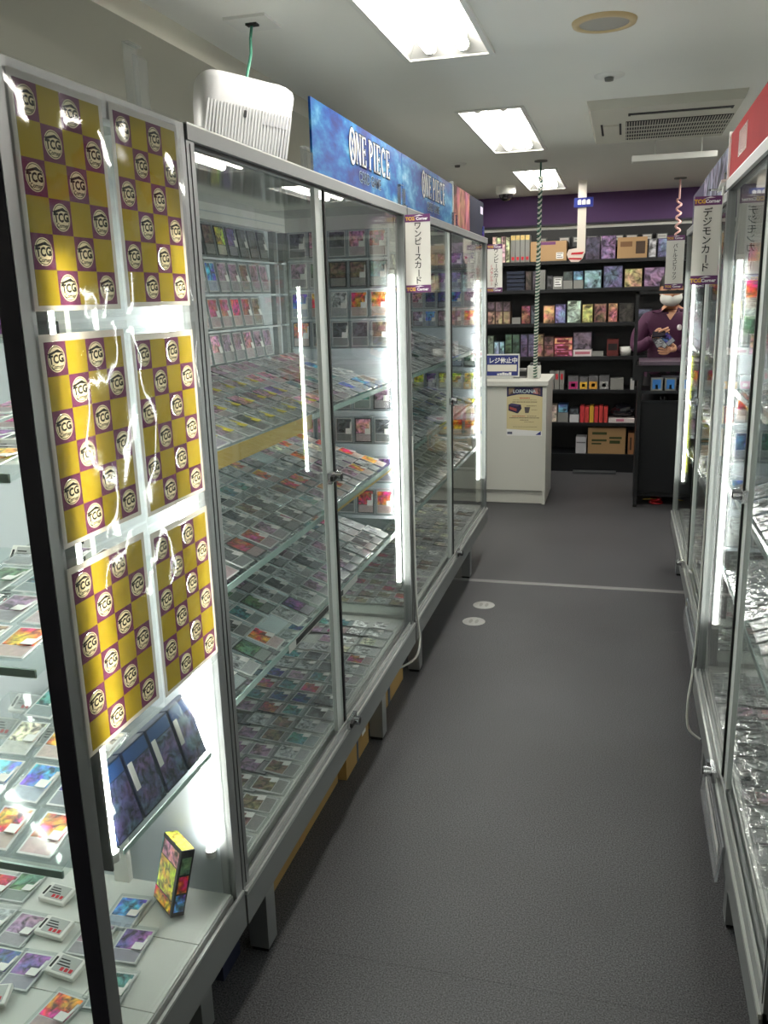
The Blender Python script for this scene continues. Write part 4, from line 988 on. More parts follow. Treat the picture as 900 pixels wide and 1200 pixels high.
# ceiling speaker, detectors
t = thing('ceiling_speaker', 'round ceiling speaker with tan ring', 'speaker', (-0.088, 2.99, 2.29))
b = MB(); b.lathe((-0.088, 2.99, 2.30), [(0.098, 0), (0.095, -0.009), (0.078, -0.011), (0.074, -0.007)], 32); b.build('ring', mat('ring_tan', (0.80, 0.72, 0.55), rough=0.5), t)
b = MB(); b.lathe((-0.088, 2.99, 2.30), [(0.076, -0.006), (0.04, -0.008), (0.0005, -0.0085)], 32); b.build('grille', mat('speaker_grey', (0.66, 0.65, 0.62), rough=0.6), t)
for x, y, lb in ((-0.084, 3.69, 'small white ceiling sprinkler near the tan ringed speaker'), (-1.034, 5.674, 'small flat ceiling detector above the blue signs'), (0.33, 5.0, 'small round ceiling sensor beside the air conditioner')):
    t = thing('ceiling_sensor', lb, 'sensor', (x, y, 2.285))
    b = MB(); b.lathe((x, y, 2.30), [(0.058, 0), (0.055, -0.006), (0.03, -0.008), (0.0005, -0.009)], 24); b.build('plate', FRM, t)
    b = MB(); b.lathe((x, y, 2.291), [(0.018, 0), (0.016, -0.012), (0.0005, -0.014)], 14); b.build('sensor_tip', mat('sensor_grey', (0.45, 0.44, 0.42), rough=0.4), t)
t = thing('dome_camera', 'white dome camera with dark lens under the ceiling', 'camera', (-0.90, 7.0, 2.20))
b = MB(); b.lathe((-0.90, 7.0, 2.30), [(0.075, 0), (0.075, -0.045), (0.066, -0.058), (0.0005, -0.058)], 24); b.build('housing', FRM, t)
b = MB(); b.lathe((-0.90, 7.0, 2.243), [(0.055, 0), (0.048, -0.025), (0.028, -0.043), (0.0005, -0.05)], 24); b.build('dome', mat('smoked_dome', (0.10, 0.09, 0.10), rough=0.08, coat=1), t)

# hanging white ribbed appliance
pc = Vector((-1.085, 2.44, 0)); yaw = math.radians(-50)
t = thing('hanging_appliance', 'white ribbed plastic appliance hanging by a green cord above the glass case', 'appliance', (pc.x, pc.y, 1.85))
Mp = Matrix.Translation((pc.x, pc.y, 1.865)) @ Matrix.Rotation(yaw - math.pi / 2, 4, 'Z') @ Matrix.Rotation(math.radians(-9), 4, 'Y')   # local +y faces the aisle
def rring(hw, hd, z, r=0.045, n=5):
    P = []
    for cx, cy, a0 in ((hw - r, hd - r, 0), (-hw + r, hd - r, 90), (-hw + r, -hd + r, 180), (hw - r, -hd + r, 270)):
        for k in range(n + 1):
            a = math.radians(a0 + 90 * k / n); P.append(Mp @ Vector((cx + r * math.cos(a), cy + r * math.sin(a), z)))
    return P
prof = [(0.098, 0.056, 0.0), (0.110, 0.066, 0.012), (0.122, 0.076, 0.08), (0.132, 0.080, 0.16), (0.135, 0.080, 0.215), (0.131, 0.076, 0.228), (0.122, 0.068, 0.236)]
b = MB(); V = []; 
for hw, hd, z in prof: V += rring(hw, hd, z)
n = 24
b.mesh(V, [(k * n + i, k * n + (i + 1) % n, (k + 1) * n + (i + 1) % n, (k + 1) * n + i) for k in range(len(prof) - 1) for i in range(n)], 0, True)
b.poly(V[-n:]); b.poly(list(reversed(V[:n])))
APP = mat('appliance_white', (0.90, 0.90, 0.90), rough=0.35)
b.build('body', APP, t)
for k in range(27):
    x = -0.117 + k * 0.009
    b = MB()
    for z0, z1, y0_, y1_ in ((0.018, 0.155, 0.066, 0.0835),):
        for dx in (0,):
            b.mesh([Mp @ Vector(p) for p in ((x - .0025, y0_ - .006, z0), (x + .0025, y0_ - .006, z0), (x + .0025, y0_ + .008, z0), (x - .0025, y0_ + .008, z0), (x - .0025, y1_ - .006, z1), (x + .0025, y1_ - .006, z1), (x + .0025, y1_ + .004, z1), (x - .0025, y1_ + .004, z1))],
                   [(0, 3, 2, 1), (4, 5, 6, 7), (0, 1, 5, 4), (1, 2, 6, 5), (2, 3, 7, 6), (3, 0, 4, 7)])
    b.build('rib', APP, t)
b = MB(); b.box((0.010, 0.078, 0.128), (0.018, 0.0865, 0.146), 0, Mp); b.build('sensor_window', BLACK, t)
b = MB()
for k in range(8): b.box((-0.105 + k * .009, 0.0785, 0.120), (-0.101 + k * .009, 0.0855, 0.15), 0, Mp)
b.build('louver_slots', mat('slot_grey', (0.70, 0.70, 0.72)), t)
top = Mp @ Vector((0, 0, 0.236))
GREENC = mat('green_cord', (0.30, 0.56, 0.46), rough=0.4)
b = MB(); b.tube([top - Vector((0, 0, .01)), (top.x + .012, top.y + .03, 2.18), (-1.088, 2.60, 2.25), (-1.084, 2.61, 2.297)], 0.0045, 8); b.build('hanger_cord', GREENC, t)
t = thing('ceiling_plate', 'square ceiling plate holding the green cord', 'plate', (-1.084, 2.614, 2.29))
b = MB(); b.box((-1.15, 2.55, 2.292), (-1.02, 2.68, 2.30)); b.build('plate', FRM, t); b = MB(); b.box((-1.10, 2.595, 2.286), (-1.066, 2.62, 2.293)); b.build('socket_opening', BLACK, t)

# hooks and twisted cords
def helix(p0, p1, r, turns, ph, n=14):
    p0 = Vector(p0); p1 = Vector(p1); d = (p1 - p0); u = d.normalized().orthogonal().normalized(); v = d.normalized().cross(u)
    K = int(turns * n)
    return [p0 + d * (k / K) + u * r * math.cos(2 * math.pi * k / n + ph) + v * r * math.sin(2 * math.pi * k / n + ph) for k in range(K + 1)]
A, B = Vector((-0.526, 5.77, 2.29)), Vector((-0.60, 6.37, 0.915))
t = thing('twisted_cord', 'green and white twisted cord from ceiling hook down to the white counter', 'cord', B)
b = MB(); b.lathe((A.x, A.y, 2.30), [(0.04, 0), (0.04, -0.008), (0.0005, -0.012)], 16); b.build('ceiling_hook', mat('hook_grey', (0.45, 0.45, 0.43), metal=0.4), t)
q = A + (B - A) * 0.06; q2 = A + (B - A) * 0.40
b = MB(); b.tube([A, q], 0.006, 8); b.tube(helix(q, q2, 0.0105, 15, 0), 0.0048, 6); b.tube(helix(q2, B, 0.0105, 38, 0, 10), 0.0050, 6); b.build('green_strand', mat('cord_dark_green', (0.13, 0.34, 0.27), rough=0.4), t)
b = MB(); b.tube(helix(q, q2, 0.0105, 15, math.pi), 0.0048, 6); b.tube(helix(q2, B, 0.0105, 38, math.pi, 10), 0.0054, 6); b.build('white_strand', mat('cord_white', (0.88, 0.88, 0.84), rough=0.4), t)
A, B = Vector((0.373, 7.10, 2.29)), Vector((0.373, 7.10, 1.60))
t = thing('coiled_cord', 'pink coiled cord hanging from the ceiling near the person', 'cord', B)
b = MB(); b.lathe((A.x, A.y, 2.30), [(0.045, 0), (0.045, -0.008), (0.0005, -0.012)], 16); b.build('ceiling_hook', MATS['hook_grey'], t)
b = MB(); b.tube([A, A - Vector((0, 0, .14))], 0.007, 8); b.tube(helix(A - Vector((0, 0, .14)), B, 0.016, 9, 0), 0.008, 6); b.build('pink_coil', mat('cord_pink', (0.86, 0.68, 0.66), rough=0.4), t)
# white hanging strip with blue sign and pop card
t = thing('hanging_sign_strip', 'white strip hanging from ceiling with a blue sign on it', 'sign', (-0.335, 6.9, 1.77))
pz = at(682, 300, 6.9); px0 = at(677, 250, 6.9).x; px1 = at(687, 250, 6.9).x
b = MB(); b.box((px0, 6.9, pz.z + 0.02), (px1, 6.91, 2.30)); b.build('strip', mat('strip_cream', (0.88, 0.85, 0.80), rough=0.4), t)
s0, s1 = at(673, 232, 6.88), at(695, 242, 6.88)
BLUE = mat('sign_blue', (0.12, 0.17, 0.52), rough=0.35)
b = MB(); b.box((s0.x, 6.885, s1.z), (s1.x, 6.893, s0.z)); g = b.build('blue_board', BLUE, t)
b = MB()
for k in range(3):
    xx = s0.x + (s1.x - s0.x) * (0.28 + 0.235 * k); zc = (s0.z + s1.z) / 2
    b.box((xx - 0.013, 6.883, zc - 0.015), (xx + 0.013, 6.8855, zc + 0.015)); b.box((xx - 0.006, 6.8828, zc + 0.012), (xx + 0.010, 6.8853, zc + 0.02))
b.build('white_marks', WINK, g)
c_ = at(674.5, 299, 6.89); b = MB(); oc = [(-1, .2), (-.75, .85), (0, 1.0), (.7, .9), (1, .25), (.8, -.5), (.35, -1), (-.5, -.95), (-.85, -.4)]
b.prism(oc, lambda u, v: (c_.x + u * 0.066, 6.886, c_.z + v * 0.050), lambda u, v: (c_.x + u * 0.066, 6.890, c_.z + v * 0.050)); pc_ = b.build('pop_card', mat('card_pale_pink', (0.90, 0.84, 0.80)), t)
b = MB(); b.poly([(c_.x - .035, 6.8848, c_.z + .004), (c_.x + .05, 6.8848, c_.z + .004), (c_.x + .06, 6.8848, c_.z + .022), (c_.x - .03, 6.8848, c_.z + .018)], 0); b.poly([(c_.x - .05, 6.8848, c_.z - .03), (c_.x + .04, 6.8848, c_.z - .035), (c_.x + .05, 6.8848, c_.z - .022), (c_.x - .05, 6.8848, c_.z - .018)], 0); b.build('red_marks', REDINK, pc_)

# ------------------------------------------------------------------ white counter with its sign
CX1, CY0 = -0.500, 6.20
t = thing('service_counter', 'white service counter with a poster on its front', 'counter', (-1.05, 6.5, 0))
b = MB(); b.box((-1.6, CY0, 0.10), (CX1 - 0.02, 6.72, 0.865)); b.build('body', WHITE, t)
b = MB(); b.box((CX1 - 0.022, CY0 - 0.012, 0.004), (CX1, 6.74, 0.865)); b.build('end_panel', WHITE, t)
b = MB(); b.box((-1.6, CY0 - 0.03, 0.865), (CX1 + 0.012, 6.76, 0.90)); b.build('worktop', WHITE, t, bevel=0.003)
b = MB(); b.box((-1.6, CY0 + 0.02, 0.004), (CX1 - 0.022, CY0 + 0.035, 0.10)); b.box((-1.6, CY0 - .001, 0.10), (CX1 - .022, CY0 + .001, 0.103), 1); b.build('kick_board', [WHITE, mat('shadow_gap_grey', (0.45, 0.45, 0.43))], t)
# poster
p0, p1 = at(594, 453.5, CY0 - 0.004), at(636, 511, CY0 - 0.004)
px0, px1, pz0, pz1 = p0.x, p0.x + 0.245, p1.z, p0.z
px1 = at(635.5, 480, CY0).x
t = thing('poster', 'pale yellow poster with dark banner taped on the white counter', 'poster', ((px0 + px1) / 2, CY0 - .004, pz0))
W_, H_ = px1 - px0, pz1 - pz0; yp = CY0 - 0.0025
def PQ(pts, d=0): return [(px0 + u * W_, yp - d, pz0 + v * H_) for u, v in pts]
b = MB(); b.box((px0, yp, pz0), (px1, yp + 0.002, pz1)); b.build('sheet', mat('poster_cream', (0.85, 0.80, 0.62), rough=0.4), t)
b = MB(); b.poly(PQ(((0, 0), (1, 0), (1, .10), (0, .14)), .0003), 0); b.poly(PQ(((.82, .02), (.97, .02), (.97, .10)), .0006), 1); b.poly(PQ(((.02, .03), (.16, .03), (.16, .08), (.02, .08)), .0006), 2)
b.build('foot_band', [WINK, BLUE, mat('poster_slate', (0.35, 0.37, 0.45))], t)
b = MB(); ar = [(0, 1), (0, .80)] + [(k / 10, .80 + .055 * math.sin(math.pi * k / 10)) for k in range(1, 10)] + [(1, .80), (1, 1)]
b.poly(PQ(ar, .0004)); o = b.build('banner', mat('poster_indigo', (0.17, 0.16, 0.33), rough=0.4), t)
b = MB(); b.poly(PQ(((.05, .84), (.22, .87), (.22, .98), (.05, .98)), .0006)); q = b.build('banner_picture', ART_B, o); q.color = s2l((.55, .40, .30))
b = MB(); b.poly(PQ(((.74, .87), (.94, .84), (.94, .98), (.74, .98)), .0006)); q = b.build('banner_picture', ART_B, o); q.color = s2l((.62, .28, .28))
b = MB(); add_text(b, 'LORCANA', frame((1, 0, 0), (0, 0, 1), (px0 + W_ * .49, yp - .0007, pz0 + H_ * .91)), 0.034, 0, bold=0.03); b.build('banner_lettering', mat('poster_pale', (0.78, 0.84, 0.86)), o)
b = MB()
b.poly(PQ(((.05, .52), (.30, .46), (.33, .47), (.42, .56), (.40, .64), (.14, .67), (.05, .64)), .0004), 0); b.poly(PQ(((.08, .55), (.28, .50), (.28, .56), (.08, .60)), .0007), 2); b.poly(PQ(((.14, .67), (.40, .64), (.30, .60), (.07, .635)), .0007), 3)
b.poly(PQ(((.52, .47), (.62, .47), (.66, .59), (.50, .59)), .0004), 1)
b.build('printed_boxes', [mat('poster_navy', (0.16, 0.14, 0.28)), mat('poster_grey', (0.35, 0.33, 0.33)), mat('poster_red', (0.62, 0.30, 0.28)), mat('poster_violet', (0.30, 0.26, 0.42))], t)
b = MB(); r3 = random.Random(4)
for u0, u1, v, mi, hh in ((.36, .64, .775, 1, .02), (.18, .82, .735, 0, .008), (.16, .84, .695, 0, .018), (.56, .82, .615, 0, .012), (.70, .86, .535, 0, .008), (.16, .52, .405, 1, .012), (.58, .82, .405, 0, .012), (.08, .90, .37, 0, .016), (.38, .60, .325, 0, .014), (.5, .76, .285, 0, .008), (.18, .84, .185, 0, .008)):
    u = u0
    while u < u1:
        w2 = r3.uniform(.018, .03); b.poly(PQ(((u, v - hh / 2), (u + w2, v - hh / 2), (u + w2, v + hh / 2), (u, v + hh / 2)), .0004), mi); u += w2 + r3.uniform(.006, .014)
b.build('printed_lines', [mat('poster_brown_ink', (0.42, 0.33, 0.26)), REDINK], t)['kind'] = 'stuff'
# register closed sign
a0, a1 = at(566, 415, 6.25), at(608.5, 442, 6.25)
t = thing('closed_sign', 'white framed navy sign with Japanese writing standing on the counter', 'sign', ((a0.x + a1.x) / 2, 6.25, 0.90))
sx0, sx1, sz0, sz1 = a0.x + 0.012, a1.x, 0.905, a0.z
Ms = frame((1, 0, 0), (0, 0.12, 1), ((sx0 + sx1) / 2, 6.25, sz0)); Wd = sx1 - sx0; Hd = sz1 - sz0
b = MB(); b.box((-Wd / 2, 0.018, -0.008), (Wd / 2, Hd, 0), 0, Ms); b.build('frame', PLASTIC, t, bevel=0.004)
b = MB(); b.box((-Wd / 2, 0.0045, -0.03), (Wd / 2, 0.02, 0.03), 0, Ms); b.build('foot', ACRYL, t)
b = MB(); b.box((-Wd / 2 + .010, 0.028, 0.0), (Wd / 2 - .010, Hd - .010, 0.0006), 0, Ms); pn = b.build('navy_panel', mat('sign_navy', (0.22, 0.25, 0.50), rough=0.25, coat=0.5), t)
b = MB(); add_text(b, '\u30ec\u30b8\u4f11\u6b62\u4e2d', Ms @ Matrix.Translation((0.006, Hd * .73, .001)), 0.042, 0, bold=0.03, sx=1.0); b.build('lettering', WINK, pn)
b = MB(); b.box((-Wd / 2 + .018, Hd * .32, .0006), (Wd / 2 - .02, Hd * .58, .001), 0, Ms); b.build('white_strip', mat('strip_ivory', (0.92, 0.90, 0.85)), pn)
b = MB()
for k, (u, w2, h2) in enumerate(((-.045, .016, .012), (-.027, .018, .014), (-.008, .016, .019), (.009, .014, .015), (.024, .014, .013), (.040, .018, .02))): b.box((u + .01, Hd * .17, .0006), (u + w2 + .01, Hd * .17 + h2, .001), 0, Ms)
b.build('foot_mark', WINK, pn)
# things behind the sign on the counter
c_ = at(626, 438, 6.42)
t = thing('card_reader', 'white card reader on the counter below the twisted cord', 'card reader', (c_.x, 6.42, 0.90))
b = MB(); b.box((c_.x - 0.045, 6.38, 0.90), (c_.x + 0.045, 6.47, 0.99)); b.build('body', PLASTIC, t, bevel=0.006)
b = MB(); b.box((c_.x - 0.03, 6.41, 0.99), (c_.x + 0.04, 6.46, 1.01)); b.build('head', mat('reader_grey', (0.35, 0.35, 0.36)), t, bevel=0.003)
b = MB(); b.box((c_.x - 0.15, 6.40, 0.90), (c_.x - 0.055, 6.50, 0.965)); b.box((c_.x - 0.15, 6.398, 0.915), (c_.x - 0.055, 6.40, 0.95), 1); tag(b.build('receipt_printer', [mat('printer_grey', (0.55, 0.55, 0.55)), BLACK]), 'grey receipt printer on the counter behind the navy sign', 'printer')

# ------------------------------------------------------------------ black shelving at the back
SY = 7.45
t = thing('wall_shelving', 'black wall shelving full of boxes below the purple wall', 'shelving', (-0.4, 7.62, 0))
b = MB(); b.box((-1.9, 7.765, 0), (1.2, 7.78, 2.02)); b.build('back_board', BLKF, t)
for x in (-1.9, -1.27, 0.62, 1.17):
    b = MB(); b.box((x, SY, 0), (x + 0.03, 7.765, 1.99)); b.build('upright', BLKF, t)
STOPS = (1.755, 1.53, 1.255, 0.98, 0.703, 0.425, 0.158)
for z in STOPS:
    b = MB(); b.box((-1.87, SY, z - 0.028), (1.17, 7.765, z)); b.box((-1.87, SY - .002, z - 0.006), (1.17, SY, z), 1); b.build('shelf', [BLKF, mat('shelf_edge_dark', (0.13, 0.14, 0.16), rough=0.35)], t)
b = MB(); b.box((-1.87, SY + .02, 0), (1.17, SY + 0.035, 0.13)); b.build('plinth', BLKF, t)
b = MB(); b.box((-1.87, 7.70, 1.865), (1.17, 7.765, 1.875)); b.build('top_ledge', BLKF, t)

def shelf_box(x0, x1, y0, y1, label, c, zi, kind='box', name='card_box', front='art', depth=0.14, group=None, z_off=None, Y=SY + 0.02, dark=True):
    """box seen at a pixel rectangle of the photograph, stood on shelf zi"""
    a = at(x0, y1, Y); d = at(x1, y0, Y)
    z0 = STOPS[zi] + 0.0005 if z_off is None else z_off
    h = d.z - a.z
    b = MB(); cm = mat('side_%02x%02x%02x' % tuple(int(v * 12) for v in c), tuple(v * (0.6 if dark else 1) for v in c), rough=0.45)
    b.box((a.x, Y, z0), (d.x, Y + depth, z0 + h))
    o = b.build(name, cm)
    tag(o, label, kind, group or 'boxes on the black shelving')
    m_ = 0.004
    if front == 'art':
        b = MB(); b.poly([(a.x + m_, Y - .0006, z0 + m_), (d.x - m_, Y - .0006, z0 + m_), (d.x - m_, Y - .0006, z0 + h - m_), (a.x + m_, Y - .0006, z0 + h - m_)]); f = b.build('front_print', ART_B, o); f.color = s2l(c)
    return o, a.x, d.x, z0, z0 + h, Y
def label_on(r, u0, u1, v0, v1, m, nm='paper_label', lines=0):
    o, xa, xb, za, zb, Y = r
    b = MB(); X = lambda u: xa + (xb - xa) * u; Z = lambda v: za + (zb - za) * v
    b.box((X(u0), Y - .0016, Z(v0)), (X(u1), Y - .0002, Z(v1)))
    for k in range(lines):
        v = v0 + (v1 - v0) * (k + .6) / (lines + .3); b.box((X(u0 + (u1 - u0) * .1), Y - .002, Z(v)), (X(u0 + (u1 - u0) * (.9 - .2 * (k % 2))), Y - .0016, Z(v + (v1 - v0) * .1)), 1)
    b.build(nm, [m, INK], o)
WC = (0.86, 0.86, 0.84)
# top shelf
for i in range(4):
    xa = 577 + i * 5.2; shelf_box(xa, xa + 5.0, 277 + (i % 2), 308, 'pastel floral card box on the top shelf, %s from the left case' % ORD[i + 1], [(.85, .75, .60), (.72, .80, .55), (.85, .65, .65), (.80, .80, .60)][i], 0, group='pastel boxes on the top shelf')
for i in range(4):
    xa = 598.5 + i * 5.6; r = shelf_box(xa, xa + 5.4, 276, 308, 'white spined box set on the top shelf, %s from the left' % ORD[i + 1], WC, 0, front=None, group='white spined boxes on the top shelf'); label_on(r, .2, .8, .08, .2, REDINK, 'red_mark'); label_on(r, .02, .98, .82, .99, mat('floral_top', (.82, .72, .45), vary=.5, bscale=60), 'floral_band')
r = shelf_box(621.5, 664, 283, 308, 'kraft carton with a violet tape band on the top shelf', (.66, .53, .37), 0, 'carton', 'cardboard_carton', None, .22, dark=False); label_on(r, .25, .70, .82, .97, PURPLE, 'violet_tape'); label_on(r, .72, .92, .1, .42, TAGW, lines=3)
shelf_box(686, 703.5, 279, 306, 'dark plum picture box on the top shelf beside the price card', (.30, .24, .34), 0); shelf_box(704, 722, 278, 306, 'violet and pink picture box on the top shelf beside the dark plum one', (.52, .36, .58), 0)
r = shelf_box(723, 759, 278.6, 304.5, 'kraft carton with a black printed block, top shelf right', (.65, .51, .35), 0, 'carton', 'cardboard_carton', None, .22, dark=False); label_on(r, .62, .93, .2, .8, mat('print_dark_brown', (.25, .18, .12)), 'printed_block'); label_on(r, .1, .5, .55, .8, mat('print_mid_brown', (.45, .32, .2)), 'printed_lines')
shelf_box(759.5, 769.5, 282, 304, 'silver picture box on the top shelf beside the kraft carton', (.62, .62, .64), 0); shelf_box(770.5, 782, 282, 304, 'blue violet picture box on the top shelf beside the white tag', (.38, .38, .62), 0)
for i, (xa, xb) in enumerate(((629, 641), (655, 668), (671, 685), (687, 700.5), (702.5, 716), (719, 731), (733, 748), (752, 765), (769, 783))):
    r = shelf_box(xa, xb, 271, 283, 'small grey deck box on the high ledge, %s from the left' % ORD[i + 1], (.45, .46, .47), 0, 'deck box', 'deck_box', None, .05, 'grey deck boxes on the high ledge', z_off=1.8755, Y=7.705); label_on(r, .1, .9, .45, .9, mat('deck_label_pale', (.72, .72, .70)), lines=1)
shelf_box(577, 595, 273, 281, 'tan carton lying on the high ledge at the left', (.66, .50, .30), 0, 'carton', 'cardboard_carton', None, .05, z_off=1.8755, Y=7.705, dark=False)
# second shelf
for i in range(5):
    shelf_box(594, 614.5, 337 - i * 4.4, 341 - i * 4.4, 'flat navy box in a stack on the second shelf, %s from the bottom' % ORD[i + 1], (.22, .27, .40), 1, front=None, z_off=STOPS[1] + .0005 + i * 0.0325, depth=.18, group='stacked navy boxes')
shelf_box(616, 623, 318, 340, 'dark brown box on the second shelf next to the navy stack', (.34, .27, .26), 1); shelf_box(624, 631, 318, 340, 'dark umber box on the second shelf behind the twisted cord', (.28, .25, .30), 1); shelf_box(632.5, 639, 317, 340, 'white book box on the second shelf right of the cord', WC, 1, front=None, dark=False)
shelf_box(641, 648, 324, 340, 'charcoal box on the second shelf left of the white notice', (.28, .28, .30), 1)
r = shelf_box(648, 659.5, 326, 341, 'white paper notice standing on the second shelf', WC, 1, 'notice', 'paper_notice', None, .004, dark=False, Y=SY + .004); label_on(r, .12, .88, .2, .85, TAGW, lines=3)
for i, (xa, xb, c, nm, tp) in enumerate(((660, 671, (.30, .32, .30), 'white tray with a dark green box on it, second shelf', (.25, .30, .28)), (672, 683.5, (.3, .5, .7), 'white tray with a sky blue box on it, second shelf', (.30, .50, .68)))):
    r = shelf_box(xa, xb, 329, 339, nm.replace(' with', ' under').replace(' on it', ''), WC, 1, 'tray', 'white_tray', None, .12, dark=False)
    shelf_box(xa, xb, 317.5, 328.5, ('dark green' if i == 0 else 'sky blue') + ' picture box sitting on a white tray, second shelf', tp, 1, z_off=r[4] + .0005)
shelf_box(684.5, 705, 316.5, 338, 'teal landscape picture box on the second shelf', (.45, .62, .66), 1); shelf_box(707, 730, 311, 337, 'large indigo picture box on the second shelf', (.32, .33, .52), 1)
shelf_box(731.5, 753, 315, 337, 'yellow and violet picture box on the second shelf', (.72, .62, .36), 1); shelf_box(754.5, 779, 314, 337, 'violet and pink picture box on the second shelf beside the person', (.52, .38, .54), 1)
shelf_box(735, 779, 309, 318, 'long dark violet carton behind the yellow picture box', (.28, .22, .36), 1, z_off=STOPS[1] + .0005, Y=SY + .18, depth=.1)
# third shelf
for i in range(3):
    r = shelf_box(571.5 + i * 9, 580 + i * 9, 364, 379, 'brown and gold picture box on the third shelf, %s of three' % ORD[i + 1], (.58, .44, .34), 2, group='brown and gold boxes'); shelf_box(571.5 + i * 9, 580 + i * 9, 352, 363.5, 'dark brown picture box, %s of three on top of the gold ones' % ORD[i + 1], (.36, .28, .30), 2, z_off=r[4] + .0005, group='dark brown boxes')
shelf_box(599.8, 610, 370, 377.5, 'small white box lid on the third shelf', WC, 2, front=None, dark=False, depth=.08)
for xa, xb, y0, c, nm in ((611, 621.5, 357, (.56, .16, .20), 'red and black picture box on the third shelf left of the cord'), (622, 629, 357, (.26, .28, .34), 'slate picture box on the third shelf beside the cord'), (636.5, 650, 357, (.74, .48, .25), 'orange picture box on the third shelf right of the cord'), (650.5, 663, 356, (.42, .42, .72), 'lilac blue picture box on the third shelf'), (664.5, 681, 352, (.66, .76, .66), 'tall pale green picture box on the third shelf'), (682, 695, 356.5, (.74, .67, .30), 'yellow picture box on the third shelf beside the pale green one'), (696, 711, 356, (.56, .38, .26), 'rust brown picture box on the third shelf'), (712.5, 724, 356, (.78, .48, .28), 'bright orange picture box on the third shelf'), (725, 743, 356, (.22, .20, .18), 'black gold picture box on the third shelf by the person')):
    shelf_box(xa, xb, y0, 378, nm, c, 2)
shelf_box(745, 765, 345, 360, 'dark slate box on the third shelf behind the person', (.30, .32, .42), 2)
# fourth shelf
for xa, xb, y0, c, nm in ((571.5, 578.5, 391, (.42, .50, .42), 'green and red picture box on the fourth shelf above the counter sign'), (579, 585, 398, (.55, .70, .78), 'pale blue slim box on the fourth shelf, first of two'), (585.5, 591, 398, (.50, .66, .75), 'pale blue slim box on the fourth shelf, second of two')):
    shelf_box(xa, xb, y0, 416, nm, c, 3)
for xa, xb, c, nm in ((592, 600, (.28, .42, .30), 'green'), (600.5, 609, (.24, .36, .30), 'deep green'), (610, 618.5, (.36, .28, .46), 'dark violet'), (619, 628, (.44, .36, .52), 'mauve'), (629, 637, (.55, .38, .26), 'copper')):
    r = shelf_box(xa, xb, 402, 416, nm + ' picture box on the fourth shelf, under its twin', c, 3); shelf_box(xa, xb, 389, 401.5, nm + ' picture box on the fourth shelf, stacked on its twin', tuple(v * .9 for v in c), 3, z_off=r[4] + .0005)
r = shelf_box(637.5, 649, 404, 417, 'lower rust picture box on the fourth shelf beside the red stack', (.52, .30, .24), 3); shelf_box(637.5, 649, 393, 403.5, 'upper rust picture box on the fourth shelf beside the red stack', (.46, .30, .28), 3, z_off=r[4] + .0005)
zz = None
for i, nm in enumerate(('bottom', 'middle', 'top')):
    r = shelf_box(649.5, 671, 409.5 - i * 7.8, 417 - i * 7.8, 'bright red box on the fourth shelf, %s of three stacked' % nm, (.80, .20, .28), 3, z_off=zz, group='stacked red boxes', depth=.2); zz = r[4] + .0005; label_on(r, .15, .8, .25, .7, mat('red_box_print', (.45, .12, .18)), 'dark_print')
r = shelf_box(671.6, 693.5, 409, 417, 'white flat box under a large plum box, fourth shelf', (.86, .82, .82), 3, dark=False, front=None); label_on(r, .1, .9, .3, .7, mat('pinkish_print', (.72, .42, .48)), 'pink_print'); shelf_box(671.6, 693.5, 388, 408.5, 'large plum picture box on a white flat box, fourth shelf', (.40, .34, .42), 3, z_off=r[4] + .0005)
shelf_box(694, 707, 411, 416.5, 'low white box on the fourth shelf', WC, 3, front=None, dark=False, depth=.08)
r = shelf_box(711, 725, 397, 416.5, 'red and black picture box alone on the fourth shelf', (.60, .20, .18), 3, front=None); label_on(r, .1, .9, .35, .75, mat('box_black_print', (.10, .08, .08), vary=.4), 'dark_print')
c_ = at(732.8, 411, 7.50)
b = MB(); b.lathe((c_.x, 7.52, STOPS[3] + .0005), [(0.0005, 0.003), (0.036, 0.0), (0.042, 0.0), (0.050, 0.072), (0.047, 0.072), (0.039, 0.006), (0.0005, 0.006)], 20); tag(b.build('white_bowl', PLASTIC), 'white plastic tub on the fourth shelf beside the red box', 'bowl')
# fifth shelf
for i in range(3):
    r = shelf_box(644 + i * 5.8, 649.5 + i * 5.8, 434, 455.5, 'white and red book box beside the counter top, %s of three' % ORD[i + 1], WC, 4, front=None, dark=False, group='white and red book boxes'); label_on(r, .25, .75, .55, .85, REDINK, 'red_mark')
for xa, xb, y0, c, nm in ((665.5, 678, 440, (.72, .20, .45), 'magenta'), (678.8, 689, 441, (.86, .68, .22), 'yellow'), (689.6, 701, 440, (.84, .62, .24), 'amber'), (702, 714, 439.5, (.62, .62, .62), 'silver')):
    r = shelf_box(xa, xb, y0, 455.5, 'grey deck tray with a %s label on the fifth shelf' % nm, (.66, .66, .66), 4, front=None, dark=False, group='labelled deck trays'); label_on(r, .08, .92, .05, .6, mat('deck_label_' + nm, c), 'coloured_label'); label_on(r, .3, .7, .2, .45, TAGW, 'white_spot')
shelf_box(715, 731, 442, 455, 'plain white box on the fifth shelf', WC, 4, front=None, dark=False); shelf_box(738.5, 743.5, 443, 455, 'narrow grey white box on the fifth shelf by the desk post', (.70, .70, .70), 4, front=None, dark=False)
